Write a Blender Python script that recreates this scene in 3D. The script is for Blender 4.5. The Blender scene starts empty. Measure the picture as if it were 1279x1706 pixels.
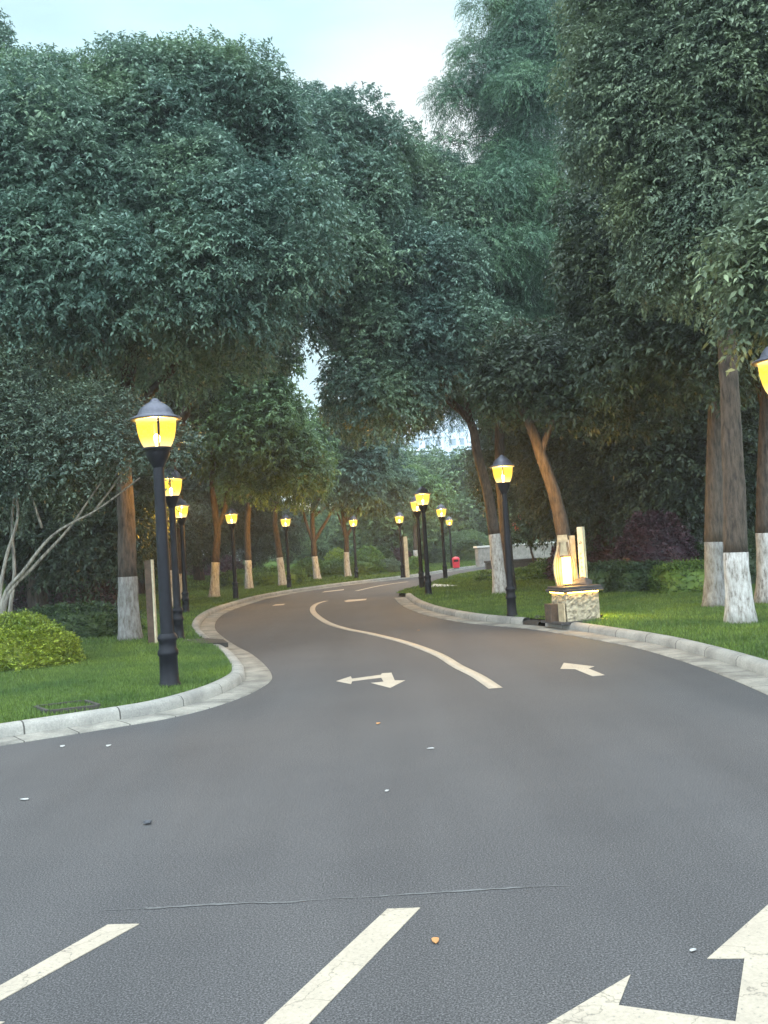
import bpy, math, random
import numpy as np
from mathutils import Vector, Matrix, geometry as mgeo

S = bpy.context.scene
COL = S.collection
R = math.radians

# ------------------------------------------------------------------ camera
F = 1600.0                       # focal length in pixels of the 1279 x 1706 photograph
PITCH, ROLL, CAMH = math.atan(61 / F), R(3.5), 1.57
fw = Vector((0, math.cos(PITCH), math.sin(PITCH)))
up0 = Vector((0, -math.sin(PITCH), math.cos(PITCH)))
r0 = Vector((1, 0, 0))
cr = r0 * math.cos(ROLL) - up0 * math.sin(ROLL)
cu = up0 * math.cos(ROLL) + r0 * math.sin(ROLL)
EYE = Vector((0, 0, CAMH))
cam = bpy.data.cameras.new('camera'); camo = bpy.data.objects.new('camera', cam); COL.objects.link(camo)
m = Matrix.Identity(4)
for i in range(3):
    m[i][0], m[i][1], m[i][2], m[i][3] = cr[i], cu[i], -fw[i], EYE[i]
camo.matrix_world = m
cam.sensor_fit = 'HORIZONTAL'; cam.sensor_width = 36; cam.lens = 36 * F / 1279
cam.clip_start = 0.1; cam.clip_end = 3000
S.camera = camo

# ------------------------------------------------------------------ sky and light
W = bpy.data.worlds.new('World'); S.world = W; W.use_nodes = True
nt = W.node_tree; nt.nodes.clear()
N = nt.nodes.new; L = nt.links.new
SUN_EL, SUN_AZ = R(4), R(12)
out = N('ShaderNodeOutputWorld'); bg = N('ShaderNodeBackground'); bg.inputs['Strength'].default_value = 0.1
sky = N('ShaderNodeTexSky'); sky.sky_type = 'NISHITA'; sky.sun_disc = False
sky.sun_elevation = SUN_EL; sky.sun_rotation = SUN_AZ; sky.air_density = 1.0; sky.dust_density = 0.6; sky.ozone_density = 2.5
tc = N('ShaderNodeTexCoord'); mp = N('ShaderNodeMapping'); mp.inputs['Scale'].default_value = (1.2, 1.2, 5.5)
nz = N('ShaderNodeTexNoise'); nz.inputs['Scale'].default_value = 2.2; nz.inputs['Detail'].default_value = 6; nz.inputs['Roughness'].default_value = 0.5
rp = N('ShaderNodeValToRGB'); rp.color_ramp.elements[0].position = 0.3; rp.color_ramp.elements[0].color = (0.45,) * 3 + (1,)
rp.color_ramp.elements[1].position = 0.75; rp.color_ramp.elements[1].color = (0.95,) * 3 + (1,)
mx = N('ShaderNodeMixRGB'); mx.inputs[2].default_value = (8.4, 12.0, 13.2, 1)     # thin even cloud of a bright dusk
L(tc.outputs['Generated'], mp.inputs[0]); L(mp.outputs[0], nz.inputs['Vector']); L(nz.outputs['Fac'], rp.inputs[0])
# an overcast dusk sky: brighter towards the zenith, with added brightness unseen behind the camera to light crowns and road
sx = N('ShaderNodeSeparateXYZ'); L(tc.outputs['Generated'], sx.inputs[0])
mz = N('ShaderNodeMapRange'); mz.interpolation_type = 'SMOOTHSTEP'; mz.inputs[1].default_value = 0.48; mz.inputs[2].default_value = 1.0; L(sx.outputs[2], mz.inputs[0])
my = N('ShaderNodeMapRange'); my.interpolation_type = 'SMOOTHSTEP'; my.inputs[1].default_value = 0.1; my.inputs[2].default_value = -0.5; my.inputs[4].default_value = 1.25; L(sx.outputs[1], my.inputs[0])
mm = N('ShaderNodeMath'); mm.operation = 'MAXIMUM'; L(mz.outputs[0], mm.inputs[0]); L(my.outputs[0], mm.inputs[1])
gd = Vector((0.05, 0.93, 0.36)).normalized()
vd = N('ShaderNodeVectorMath'); vd.operation = 'DOT_PRODUCT'; vd.inputs[1].default_value = gd; L(tc.outputs['Generated'], vd.inputs[0])
mg = N('ShaderNodeMapRange'); mg.interpolation_type = 'SMOOTHSTEP'; mg.inputs[1].default_value = 0.983; mg.inputs[2].default_value = 1.0; mg.inputs[4].default_value = 0.75; L(vd.outputs['Value'], mg.inputs[0])
mx3 = N('ShaderNodeMixRGB'); mx3.inputs[2].default_value = (10.6, 10.6, 10.4, 1); L(mg.outputs[0], mx3.inputs[0])
mx2 = N('ShaderNodeMixRGB'); mx2.inputs[2].default_value = (33, 39.5, 44.5, 1)
L(rp.outputs[0], mx.inputs[0]); L(sky.outputs[0], mx.inputs[1]); L(mx.outputs[0], mx3.inputs[1]); L(mx3.outputs[0], mx2.inputs[1]); L(mm.outputs[0], mx2.inputs[0]); mx2.use_clamp = False; L(mx2.outputs[0], bg.inputs['Color']); L(bg.outputs[0], out.inputs['Surface'])

sl = bpy.data.lights.new('sun', 'SUN'); sl.energy = 0.5; sl.angle = R(14); sl.color = (1, 0.88, 0.74)
so = bpy.data.objects.new('sun', sl); COL.objects.link(so)
sd = Vector((math.sin(SUN_AZ) * math.cos(SUN_EL), math.cos(SUN_AZ) * math.cos(SUN_EL), math.sin(SUN_EL)))
so.rotation_euler = (-sd).to_track_quat('-Z', 'Y').to_euler()

LAMP_W, LAMP_COL = 850.0, (1.0, 0.64, 0.18)
S.view_settings.view_transform = 'Standard'; S.view_settings.look = 'None'
S.view_settings.exposure = 0.22; S.view_settings.gamma = 1.0
S.render.engine = 'CYCLES'
S.cycles.use_denoising = True; S.cycles.max_bounces = 6; S.cycles.diffuse_bounces = 3; S.cycles.glossy_bounces = 2
S.cycles.transmission_bounces = 3; S.cycles.transparent_max_bounces = 8; S.cycles.sample_clamp_indirect = 4.0
S.cycles.use_adaptive_sampling = True; S.cycles.adaptive_threshold = 0.02

# ------------------------------------------------------------------ pixel <-> place
def ray(px, py):
    return fw + cr * ((px - 639.5) / F) + cu * ((853 - py) / F)
def at(px, py, z=0.0):                 # where the ray through a photo pixel meets the level z
    d = ray(px, py); t = (z - CAMH) / d.z
    return EYE + d * t
def Wp(px, py, dist):                  # the point of a pixel's ray at a distance ahead
    d = ray(px, py); return EYE + d * (dist / d.y)
LZ = 0.12                              # level of the lawns above the road

# ------------------------------------------------------------------ materials
def mat(name):
    M_ = bpy.data.materials.new(name); M_.use_nodes = True
    t = M_.node_tree; b = t.nodes['Principled BSDF']
    return M_, t, b
def node(t, kind, **kw):
    n = t.nodes.new(kind)
    for k, v in kw.items():
        if k in n.inputs: n.inputs[k].default_value = v
        else: setattr(n, k, v)
    return n
def ramp(t, fac, stops):
    r = t.nodes.new('ShaderNodeValToRGB'); e = r.color_ramp.elements
    while len(e) < len(stops): e.new(0.5)
    for k, (p, c) in enumerate(stops):
        e[k].position = p; e[k].color = tuple(c) + (1,)
    t.links.new(fac, r.inputs[0]); return r.outputs[0]
def noise(t, scale, detail=4, rough=0.55, coord='Object', vec=None):
    n = node(t, 'ShaderNodeTexNoise', Scale=scale, Detail=detail, Roughness=rough)
    if vec is None:
        c = t.nodes.new('ShaderNodeTexCoord'); vec = c.outputs[coord]
    t.links.new(vec, n.inputs['Vector']); return n.outputs['Fac']
def mul(t, a, b, mode='MULTIPLY', fac=1.0):
    m_ = t.nodes.new('ShaderNodeMixRGB'); m_.blend_type = mode; m_.inputs[0].default_value = fac
    for k, v in ((1, a), (2, b)):
        if isinstance(v, tuple): m_.inputs[k].default_value = v + (1,)
        else: t.links.new(v, m_.inputs[k])
    return m_.outputs[0]
def bump(t, b, h, strength=0.3, dist=0.01):
    n = node(t, 'ShaderNodeBump', Strength=strength, Distance=dist)
    t.links.new(h, n.inputs['Height']); t.links.new(n.outputs[0], b.inputs['Normal'])

def simple(name, col, rough=0.6, metal=0.0, var=0.25, scale=6, bmp=0.0, bscale=60):
    M_, t, b = mat(name)
    lo = tuple(c * (1 - var) for c in col); hi = tuple(min(1, c * (1 + var)) for c in col)
    t.links.new(ramp(t, noise(t, scale), [(0.3, lo), (0.7, hi)]), b.inputs['Base Color'])
    b.inputs['Roughness'].default_value = rough; b.inputs['Metallic'].default_value = metal
    if bmp: bump(t, b, noise(t, bscale, 5), bmp, 0.01)
    return M_

def leaf_mat(name, dark, light, rough=0.5, trans=0.25, clump=0.5):
    M_, t, b = mat(name)
    g = t.nodes.new('ShaderNodeNewGeometry')
    c = ramp(t, g.outputs['Random Per Island'], [(0.0, dark), (0.7, light), (1.0, tuple(min(1, v * 1.35) for v in light))])
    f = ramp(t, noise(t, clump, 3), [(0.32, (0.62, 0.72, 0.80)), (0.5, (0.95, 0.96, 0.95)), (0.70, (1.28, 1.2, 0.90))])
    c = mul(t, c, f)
    t.links.new(c, b.inputs['Base Color'])
    b.inputs['Roughness'].default_value = rough; b.inputs['Specular IOR Level'].default_value = 0.4
    tr = t.nodes.new('ShaderNodeBsdfTranslucent'); t.links.new(c, tr.inputs['Color'])
    ms = t.nodes.new('ShaderNodeMixShader'); ms.inputs[0].default_value = trans
    t.links.new(b.outputs[0], ms.inputs[1]); t.links.new(tr.outputs[0], ms.inputs[2])
    t.links.new(ms.outputs[0], t.nodes['Material Output'].inputs['Surface'])
    return M_

def asphalt():
    M_, t, b = mat('asphalt')
    c1 = ramp(t, noise(t, 125, 4, 0.75), [(0.38, (0.030, 0.028, 0.028)), (0.5, (0.072, 0.068, 0.068)), (0.66, (0.195, 0.186, 0.180))])
    v = node(t, 'ShaderNodeTexVoronoi', Scale=190.0); c = t.nodes.new('ShaderNodeTexCoord'); t.links.new(c.outputs['Object'], v.inputs['Vector'])
    c2 = ramp(t, v.outputs['Distance'], [(0.0, (1.5, 1.5, 1.48)), (0.22, (1.05, 1.05, 1.05)), (0.7, (0.78, 0.78, 0.78))])
    c3 = ramp(t, noise(t, 0.45, 6, 0.65), [(0.3, (0.76, 0.77, 0.79)), (0.7, (0.98, 0.97, 0.96))])
    mpn = t.nodes.new('ShaderNodeMapping'); mpn.inputs['Scale'].default_value = (1.4, 0.16, 1); mpn.inputs['Rotation'].default_value = (0, 0, 0.25)
    t.links.new(c.outputs['Object'], mpn.inputs[0])
    c4 = ramp(t, noise(t, 1.0, 3, 0.5, vec=mpn.outputs[0]), [(0.35, (0.9, 0.9, 0.9)), (0.65, (1.07, 1.07, 1.07))])
    t.links.new(mul(t, mul(t, mul(t, c1, c2), c3), c4), b.inputs['Base Color'])
    b.inputs['Roughness'].default_value = 0.82; b.inputs['Specular IOR Level'].default_value = 0.3
    bump(t, b, v.outputs['Distance'], 0.25, 0.004)
    return M_

def stone(name, col, pitch, joint=0.02, wear=0.3):   # worn granite; joints follow the metres along the kerb (UV)
    M_, t, b = mat(name)
    uv = t.nodes.new('ShaderNodeUVMap'); sp = t.nodes.new('ShaderNodeSeparateXYZ'); t.links.new(uv.outputs[0], sp.inputs[0])
    d = node(t, 'ShaderNodeMath', operation='DIVIDE'); d.inputs[1].default_value = pitch; t.links.new(sp.outputs[0], d.inputs[0])
    fr = node(t, 'ShaderNodeMath', operation='FRACT'); t.links.new(d.outputs[0], fr.inputs[0])
    fl = node(t, 'ShaderNodeMath', operation='FLOOR'); t.links.new(d.outputs[0], fl.inputs[0])
    wn = t.nodes.new('ShaderNodeTexWhiteNoise'); wn.noise_dimensions = '1D'; t.links.new(fl.outputs[0], wn.inputs['W'])
    per = ramp(t, wn.outputs['Value'], [(0, (0.86, 0.86, 0.86)), (1, (1.08, 1.07, 1.05))])
    js = joint / pitch
    jm = ramp(t, fr.outputs[0], [(0.0, (0.16, 0.15, 0.14)), (js * 0.7, (0.2, 0.19, 0.18)), (js, (1, 1, 1))])
    c1 = ramp(t, noise(t, 60, 4, 0.7), [(0.3, tuple(v * 0.75 for v in col)), (0.7, tuple(v * 1.15 for v in col))])
    c2 = ramp(t, noise(t, 2.2, 6, 0.65), [(0.36, tuple(1 - wear for _ in range(3))), (0.6, (1.05, 1.05, 1.03))])
    t.links.new(mul(t, mul(t, mul(t, c1, c2), jm), per), b.inputs['Base Color'])
    b.inputs['Roughness'].default_value = 0.85
    bump(t, b, noise(t, 45, 5, 0.7), 0.35, 0.008)
    return M_

def road_paint():                                  # worn thermoplastic: pinholes, hairline cracks, scuffed patches; cream tint paints in warm lamplight
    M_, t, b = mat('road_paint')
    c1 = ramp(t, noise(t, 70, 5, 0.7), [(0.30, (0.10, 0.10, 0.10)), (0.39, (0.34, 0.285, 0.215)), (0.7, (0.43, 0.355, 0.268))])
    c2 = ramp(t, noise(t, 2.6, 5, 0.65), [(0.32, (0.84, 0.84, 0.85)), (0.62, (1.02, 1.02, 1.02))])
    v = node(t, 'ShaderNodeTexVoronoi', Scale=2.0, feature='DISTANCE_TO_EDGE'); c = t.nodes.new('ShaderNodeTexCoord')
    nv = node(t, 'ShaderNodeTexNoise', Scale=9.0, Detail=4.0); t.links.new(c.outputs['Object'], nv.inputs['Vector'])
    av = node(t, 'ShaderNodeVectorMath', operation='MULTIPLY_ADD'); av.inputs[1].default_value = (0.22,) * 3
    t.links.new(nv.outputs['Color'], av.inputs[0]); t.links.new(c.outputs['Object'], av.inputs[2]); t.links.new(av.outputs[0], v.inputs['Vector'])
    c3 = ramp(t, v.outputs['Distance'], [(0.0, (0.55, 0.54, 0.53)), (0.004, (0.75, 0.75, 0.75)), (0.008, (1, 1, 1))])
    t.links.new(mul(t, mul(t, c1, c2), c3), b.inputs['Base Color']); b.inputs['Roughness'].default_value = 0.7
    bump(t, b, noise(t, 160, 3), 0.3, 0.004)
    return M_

def bark(name, col):
    M_, t, b = mat(name)
    c = t.nodes.new('ShaderNodeTexCoord'); mpn = t.nodes.new('ShaderNodeMapping'); mpn.inputs['Scale'].default_value = (1, 1, 0.22)
    t.links.new(c.outputs['Object'], mpn.inputs[0])
    f = noise(t, 22, 6, 0.65, vec=mpn.outputs[0])
    t.links.new(ramp(t, f, [(0.33, tuple(v * 0.3 for v in col)), (0.62, tuple(v * 1.4 for v in col))]), b.inputs['Base Color'])
    b.inputs['Roughness'].default_value = 0.9; bump(t, b, f, 0.9, 0.03)
    return M_

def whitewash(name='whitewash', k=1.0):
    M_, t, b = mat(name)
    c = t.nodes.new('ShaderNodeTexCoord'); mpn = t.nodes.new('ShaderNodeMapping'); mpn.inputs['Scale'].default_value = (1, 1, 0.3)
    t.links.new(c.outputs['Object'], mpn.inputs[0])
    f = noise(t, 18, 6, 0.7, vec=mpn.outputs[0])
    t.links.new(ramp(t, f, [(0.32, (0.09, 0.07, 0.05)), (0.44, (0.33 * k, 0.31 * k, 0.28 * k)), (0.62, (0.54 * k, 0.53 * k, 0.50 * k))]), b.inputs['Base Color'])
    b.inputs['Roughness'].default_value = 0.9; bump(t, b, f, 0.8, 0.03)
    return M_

def lawn_mat(name, dark, light):
    M_, t, b = mat(name)
    c1 = ramp(t, noise(t, 55, 4, 0.7), [(0.3, dark), (0.7, light)])
    c2 = ramp(t, noise(t, 0.5, 4, 0.6), [(0.3, (0.75, 0.78, 0.75)), (0.7, (1.2, 1.12, 1.0))])
    t.links.new(mul(t, c1, c2), b.inputs['Base Color']); b.inputs['Roughness'].default_value = 0.9
    b.inputs['Specular IOR Level'].default_value = 0.1
    bump(t, b, noise(t, 70, 3, 0.7), 0.8, 0.04)
    return M_

def glow(name, col, strength):
    M_, t, b = mat(name)
    b.inputs['Base Color'].default_value = tuple(col) + (1,)
    b.inputs['Emission Color'].default_value = tuple(col) + (1,); b.inputs['Emission Strength'].default_value = strength
    return M_

def amber_glass():
    M_, t, b = mat('amber_glass')
    c = t.nodes.new('ShaderNodeTexCoord'); sp = t.nodes.new('ShaderNodeSeparateXYZ'); t.links.new(c.outputs['Object'], sp.inputs[0])
    mr = node(t, 'ShaderNodeMapRange'); mr.inputs[1].default_value = 2.73; mr.inputs[2].default_value = 3.05
    t.links.new(sp.outputs[2], mr.inputs[0])
    col = ramp(t, mr.outputs[0], [(0.0, (1.0, 0.82, 0.40)), (0.35, (1.0, 0.68, 0.10)), (0.8, (0.95, 0.63, 0.07)), (1.0, (1.0, 0.76, 0.24))])
    em = node(t, 'ShaderNodeEmission', Strength=1.9); t.links.new(col, em.inputs['Color'])
    tr = t.nodes.new('ShaderNodeBsdfTransparent'); tr.inputs[0].default_value = (1, 0.8, 0.42, 1)
    ad = t.nodes.new('ShaderNodeMixShader'); ad.inputs[0].default_value = 0.45
    t.links.new(em.outputs[0], ad.inputs[1]); t.links.new(tr.outputs[0], ad.inputs[2])
    t.links.new(ad.outputs[0], t.nodes['Material Output'].inputs['Surface'])
    return M_

MT = dict(
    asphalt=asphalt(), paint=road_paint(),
    kerb=stone('kerb_granite', (0.29, 0.275, 0.245), 0.95, 0.018), gutter=stone('gutter_concrete', (0.26, 0.24, 0.205), 0.5, 0.014, 0.5),
    lawn=lawn_mat('lawn', (0.045, 0.080, 0.014), (0.10, 0.155, 0.034)),
    blade=leaf_mat('grass_blade', (0.050, 0.092, 0.014), (0.125, 0.195, 0.040), 0.6, 0.3, 0.8),
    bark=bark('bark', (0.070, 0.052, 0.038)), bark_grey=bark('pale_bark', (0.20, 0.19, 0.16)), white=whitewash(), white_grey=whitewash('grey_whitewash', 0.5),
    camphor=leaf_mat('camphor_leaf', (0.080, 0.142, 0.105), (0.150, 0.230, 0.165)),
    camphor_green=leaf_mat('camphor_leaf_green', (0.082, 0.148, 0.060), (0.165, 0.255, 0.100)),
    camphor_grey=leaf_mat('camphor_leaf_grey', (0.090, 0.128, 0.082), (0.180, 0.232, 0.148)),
    far_green=leaf_mat('far_leaf', (0.085, 0.15, 0.065), (0.16, 0.23, 0.10)),
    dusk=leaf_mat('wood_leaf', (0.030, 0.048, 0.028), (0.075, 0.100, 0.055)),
    conifer=leaf_mat('feather_leaf', (0.060, 0.130, 0.085), (0.120, 0.215, 0.125)),
    shrub=leaf_mat('myrtle_leaf', (0.040, 0.070, 0.050), (0.12, 0.165, 0.12), 0.45),
    bright=leaf_mat('bright_leaf', (0.075, 0.125, 0.012), (0.29, 0.36, 0.05), 0.45, 0.3, 2.0),
    hedge=leaf_mat('hedge_leaf', (0.050, 0.105, 0.018), (0.16, 0.25, 0.05), 0.5, 0.25, 1.5),
    hedge_dark=leaf_mat('dark_hedge_leaf', (0.020, 0.042, 0.018), (0.065, 0.105, 0.038), 0.5, 0.2, 1.5),
    purple=leaf_mat('purple_leaf', (0.030, 0.016, 0.022), (0.11, 0.05, 0.065), 0.5, 0.2, 1.5),
    flower=leaf_mat('flower', (0.45, 0.05, 0.05), (0.7, 0.15, 0.12), 0.5, 0.2),
    black=simple('black_cast_iron', (0.008, 0.008, 0.011), 0.5, 0.0, 0.35, 9, 0.1, 120), cap=simple('grey_cap_metal', (0.075, 0.075, 0.095), 0.42, 0.3, 0.3, 14),
    glass=amber_glass(), bulb=glow('bulb', (1, 0.75, 0.32), 20.0), lantern=glow('lantern_panel', (1, 0.74, 0.24), 2.6), strip=glow('light_strip', (1, 0.58, 0.10), 26.0),
    timber=simple('timber', (0.075, 0.048, 0.03), 0.8, 0, 0.4, 12, 0.4, 50), pale_timber=simple('pale_timber', (0.50, 0.44, 0.30), 0.75, 0, 0.25, 10, 0.2),
    carved=simple('carved_board', (0.42, 0.33, 0.20), 0.7, 0, 0.3, 10, 0.3), carved_dark=simple('carved_groove', (0.14, 0.09, 0.05), 0.8, 0, 0.2),
    rock=simple('rough_stone', (0.33, 0.28, 0.19), 0.9, 0, 0.5, 16, 1.0, 26), slab=simple('dark_slab', (0.045, 0.04, 0.038), 0.7, 0, 0.4, 10, 0.5, 40),
    ink=simple('ink', (0.02, 0.018, 0.015), 0.7), red=simple('red_plastic', (0.62, 0.03, 0.06), 0.4, 0, 0.12), grey=simple('grey_metal', (0.3, 0.3, 0.32), 0.5, 0.3),
    wall=simple('tower_paint', (0.56, 0.62, 0.70), 0.8, 0, 0.06, 0.3), band=simple('tower_band', (0.66, 0.72, 0.76), 0.8, 0, 0.06, 0.3), pane=simple('tower_glass', (0.20, 0.26, 0.31), 0.25, 0, 0.3, 0.6),
    wallstone=simple('terrace_stone', (0.27, 0.25, 0.22), 0.9, 0, 0.3, 4, 0.5, 20), coping=simple('coping', (0.62, 0.60, 0.56), 0.7, 0, 0.1),
    blue=simple('blue_tag', (0.16, 0.30, 0.34), 0.5), soil=simple('soil', (0.035, 0.026, 0.018), 0.95, 0, 0.4, 20, 0.8, 40),
    dry=simple('dry_leaf', (0.42, 0.20, 0.07), 0.7), pale=simple('pale_scrap', (0.36, 0.35, 0.33), 0.7), pebble=simple('pebble', (0.05, 0.05, 0.055), 0.7),
    seam=simple('asphalt_seam', (0.105, 0.103, 0.10), 0.85, 0, 0.35, 30),
)

MT['black'].node_tree.nodes['Principled BSDF'].inputs['Specular IOR Level'].default_value = 0.22

# ------------------------------------------------------------------ mesh helpers
def np_mesh(name, verts, faces, mt, smooth=False, uv=None):
    verts = np.asarray(verts, np.float32); faces = np.asarray(faces, np.int32)
    me = bpy.data.meshes.new(name); k = faces.shape[1]
    me.vertices.add(len(verts)); me.vertices.foreach_set('co', verts.ravel())
    me.loops.add(faces.size); me.loops.foreach_set('vertex_index', faces.ravel())
    me.polygons.add(len(faces)); me.polygons.foreach_set('loop_start', np.arange(0, faces.size, k, dtype=np.int32))
    if smooth: me.polygons.foreach_set('use_smooth', np.ones(len(faces), bool))
    if uv is not None:
        l = me.uv_layers.new(name='UVMap'); l.data.foreach_set('uv', np.asarray(uv, np.float32)[faces.ravel()].ravel())
    me.materials.append(mt); me.update(); me.validate()
    return me
class MB:                                       # gathers the shapes of ONE mesh
    def __init__(s): s.v, s.f = [], []
    def add(s, vs, fs):
        o = len(s.v); s.v += [tuple(v) for v in vs]; s.f += [tuple(i + o for i in f) for f in fs]; return s
    def box(s, c, h, rot=None, taper=1.0):
        vs = []
        for z in (-1, 1):
            k = taper if z > 0 else 1
            for x, y in ((-1, -1), (1, -1), (1, 1), (-1, 1)):
                p = Vector((x * h[0] * k, y * h[1] * k, z * h[2]))
                vs.append((rot @ p if rot else p) + Vector(c))
        return s.add(vs, [(3, 2, 1, 0), (4, 5, 6, 7), (0, 1, 5, 4), (1, 2, 6, 5), (2, 3, 7, 6), (3, 0, 4, 7)])
    def lathe(s, prof, n=24, a0=0.0, a1=2 * math.pi, c=(0, 0, 0)):
        full = abs(a1 - a0 - 2 * math.pi) < 1e-6; k = n if full else n + 1
        vs = [(c[0] + r * math.cos(a0 + (a1 - a0) * j / n), c[1] + r * math.sin(a0 + (a1 - a0) * j / n), c[2] + z) for r, z in prof for j in range(k)]
        fs = [(i * k + j, i * k + (j + 1) % k, (i + 1) * k + (j + 1) % k, (i + 1) * k + j) for i in range(len(prof) - 1) for j in range(n)]
        return s.add(vs, fs)
    def tube(s, pts, rad, n=8, seed=0, rough=0.0, cap=True):
        rng = random.Random(seed); pts = [Vector(p) for p in pts]; rings = []; o = len(s.v)
        x = None
        for i, p in enumerate(pts):
            t = (pts[min(i + 1, len(pts) - 1)] - pts[max(i - 1, 0)]).normalized()
            if x is None: x = t.orthogonal().normalized()
            x = (x - t * x.dot(t)).normalized(); y = t.cross(x)
            for j in range(n):
                a = 2 * math.pi * j / n; q = rad[i] * (1 + rough * rng.uniform(-1, 1))
                s.v.append(tuple(p + x * math.cos(a) * q + y * math.sin(a) * q))
        for i in range(len(pts) - 1):
            for j in range(n):
                s.f.append((o + i * n + j, o + i * n + (j + 1) % n, o + (i + 1) * n + (j + 1) % n, o + (i + 1) * n + j))
        if cap:
            s.f.append(tuple(o + j for j in reversed(range(n)))); s.f.append(tuple(o + (len(pts) - 1) * n + j for j in range(n)))
        return s
    def poly(s, pts, z0, z1):                    # upright prism from a ground outline
        n = len(pts); vs = [(p[0], p[1], z0) for p in pts] + [(p[0], p[1], z1) for p in pts]
        return s.add(vs, [tuple(reversed(range(n))), tuple(range(n, 2 * n))] + [(i, (i + 1) % n, n + (i + 1) % n, n + i) for i in range(n)])
    def build(s, name, mt, parent=None, smooth=False, bevel=0.0, loc=None):
        me = bpy.data.meshes.new(name); me.from_pydata(s.v, [], s.f); me.materials.append(mt); me.validate()
        if smooth: me.polygons.foreach_set('use_smooth', [True] * len(me.polygons))
        return link(name, me, parent, loc, bevel)
def link(name, me, parent=None, loc=None, bevel=0.0):
    o = bpy.data.objects.new(name, me); COL.objects.link(o)
    if parent: o.parent = parent
    if loc is not None: o.location = loc
    if bevel:
        b = o.modifiers.new('bevel', 'BEVEL'); b.width = bevel; b.segments = 2; b.limit_method = 'ANGLE'
    return o
def tag(o, label=None, cat=None, group=None, kind=None):
    for k, v in (('label', label), ('category', cat), ('group', group), ('kind', kind)):
        if v: o[k] = v
    return o
def empty(name, loc, label, cat, group=None, rz=0.0):
    o = bpy.data.objects.new(name, None); COL.objects.link(o); o.location = loc; o.rotation_euler = (0, 0, rz)
    o.empty_display_size = 0.2
    return tag(o, label, cat, group)
def copy_tree(o, parent=None):
    c = o.copy(); COL.objects.link(c)
    if parent: c.parent = parent
    for ch in list(o.children): copy_tree(ch, c)
    return c

def catmull(pts, step):
    P = [Vector(p) for p in pts]; dense = []
    for i in range(len(P) - 1):
        a, b, c, d = P[max(i - 1, 0)], P[i], P[i + 1], P[min(i + 2, len(P) - 1)]
        n = max(4, int((c - b).length / step * 2))
        for k in range(n):
            t = k / n
            dense.append(0.5 * ((2 * b) + (c - a) * t + (2 * a - 5 * b + 4 * c - d) * t * t + (3 * b - a - 3 * c + d) * t ** 3))
    dense.append(P[-1]); outp = [dense[0]]
    for p in dense[1:]:
        if (p - outp[-1]).length >= step: outp.append(p)
    return outp
def normals2(c):
    res = []
    for i in range(len(c)):
        t = c[min(i + 2, len(c) - 1)] - c[max(i - 2, 0)]; t.normalize(); res.append(Vector((-t.y, t.x)))
    return res
def sweep(name, curve, prof, mt, side, s0=0.0):          # profile (offset, height) swept along a ground curve
    nr = normals2(curve); vs, uv, fs = [], [], []; s = s0; k = len(prof)
    for i, p in enumerate(curve):
        if i: s += (p - curve[i - 1]).length
        for j, (o, z) in enumerate(prof):
            q = p + nr[i] * o * side; vs.append((q.x, q.y, z)); uv.append((s, j))
    for i in range(len(curve) - 1):
        for j in range(k - 1):
            a = i * k + j; f = (a, a + 1, a + k + 1, a + k); fs.append(f if side < 0 else f[::-1])
    return np_mesh(name, vs, fs, mt, False, uv)

# ------------------------------------------------------------------ road, lawns, kerbs
def g2(p): v = at(p[0], p[1], 0.0); return Vector((v.x, v.y))
EL = [(-520, 1330), (-330, 1298), (-150, 1270), (0, 1243), (150, 1219), (300, 1193), (395, 1165), (440, 1143), (453, 1128), (441, 1109), (418, 1090), (395, 1078),
      (370, 1061), (358, 1047), (362, 1032), (380, 1019), (410, 1008), (447, 997), (490, 988.5), (535, 981.5), (585, 974.5), (647, 967), (697, 961), (741, 954), (772, 949), (815, 943), (870, 935.5), (930, 928.5)]
ER = [(1720, 1420), (1500, 1275), (1380, 1208), (1279, 1158), (1217, 1131), (1170, 1113), (1112, 1094), (1053, 1078), (975, 1063), (897, 1050), (850, 1045), (804, 1041), (757, 1035), (710, 1025), (679, 1014), (664, 1004), (657, 996)]
ER2 = [(657, 996), (672, 988.5), (690, 984), (712, 977), (735, 969), (765, 960.5), (790, 956), (819, 951), (870, 942.5), (930, 935)]
elc = catmull([g2(p) for p in EL], 0.2)
erc = catmull([g2(p) for p in ER], 0.2)
er2 = catmull([g2(p) for p in ER2], 0.25)

def offset(c, d):
    n = normals2(c); return [p + n[i] * d for i, p in enumerate(c)]
GW = 0.34                                       # gutter width
GL = lambda c: None
# left lawn side is the left of elc (travelling away); right lawn side is the left of erc (travelling away, from the right)
# sign check: elc goes away from the camera, lawn on its left -> +normal; erc also goes away, lawn on its right -> -normal
KW = 0.17
el_in = offset(elc, GW + KW); er_in = offset(erc, -(GW + KW))
def clean(pts, mind):
    o = [pts[0]]
    for p in pts[1:]:
        if (p - o[-1]).length > mind: o.append(p)
    return o
el_in = clean(el_in, 0.12); er_in = clean(er_in, 0.12)
left_poly = el_in + [Vector((140, 70)), Vector((140, 260)), Vector((-160, 260)), Vector((-160, 0)), Vector((-30, 3))]
right_poly = er_in + clean(er2[2:], 0.2) + [Vector((70, 56)), Vector((70, 20)), Vector((40, 4)), Vector((12, 5.2))]

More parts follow.
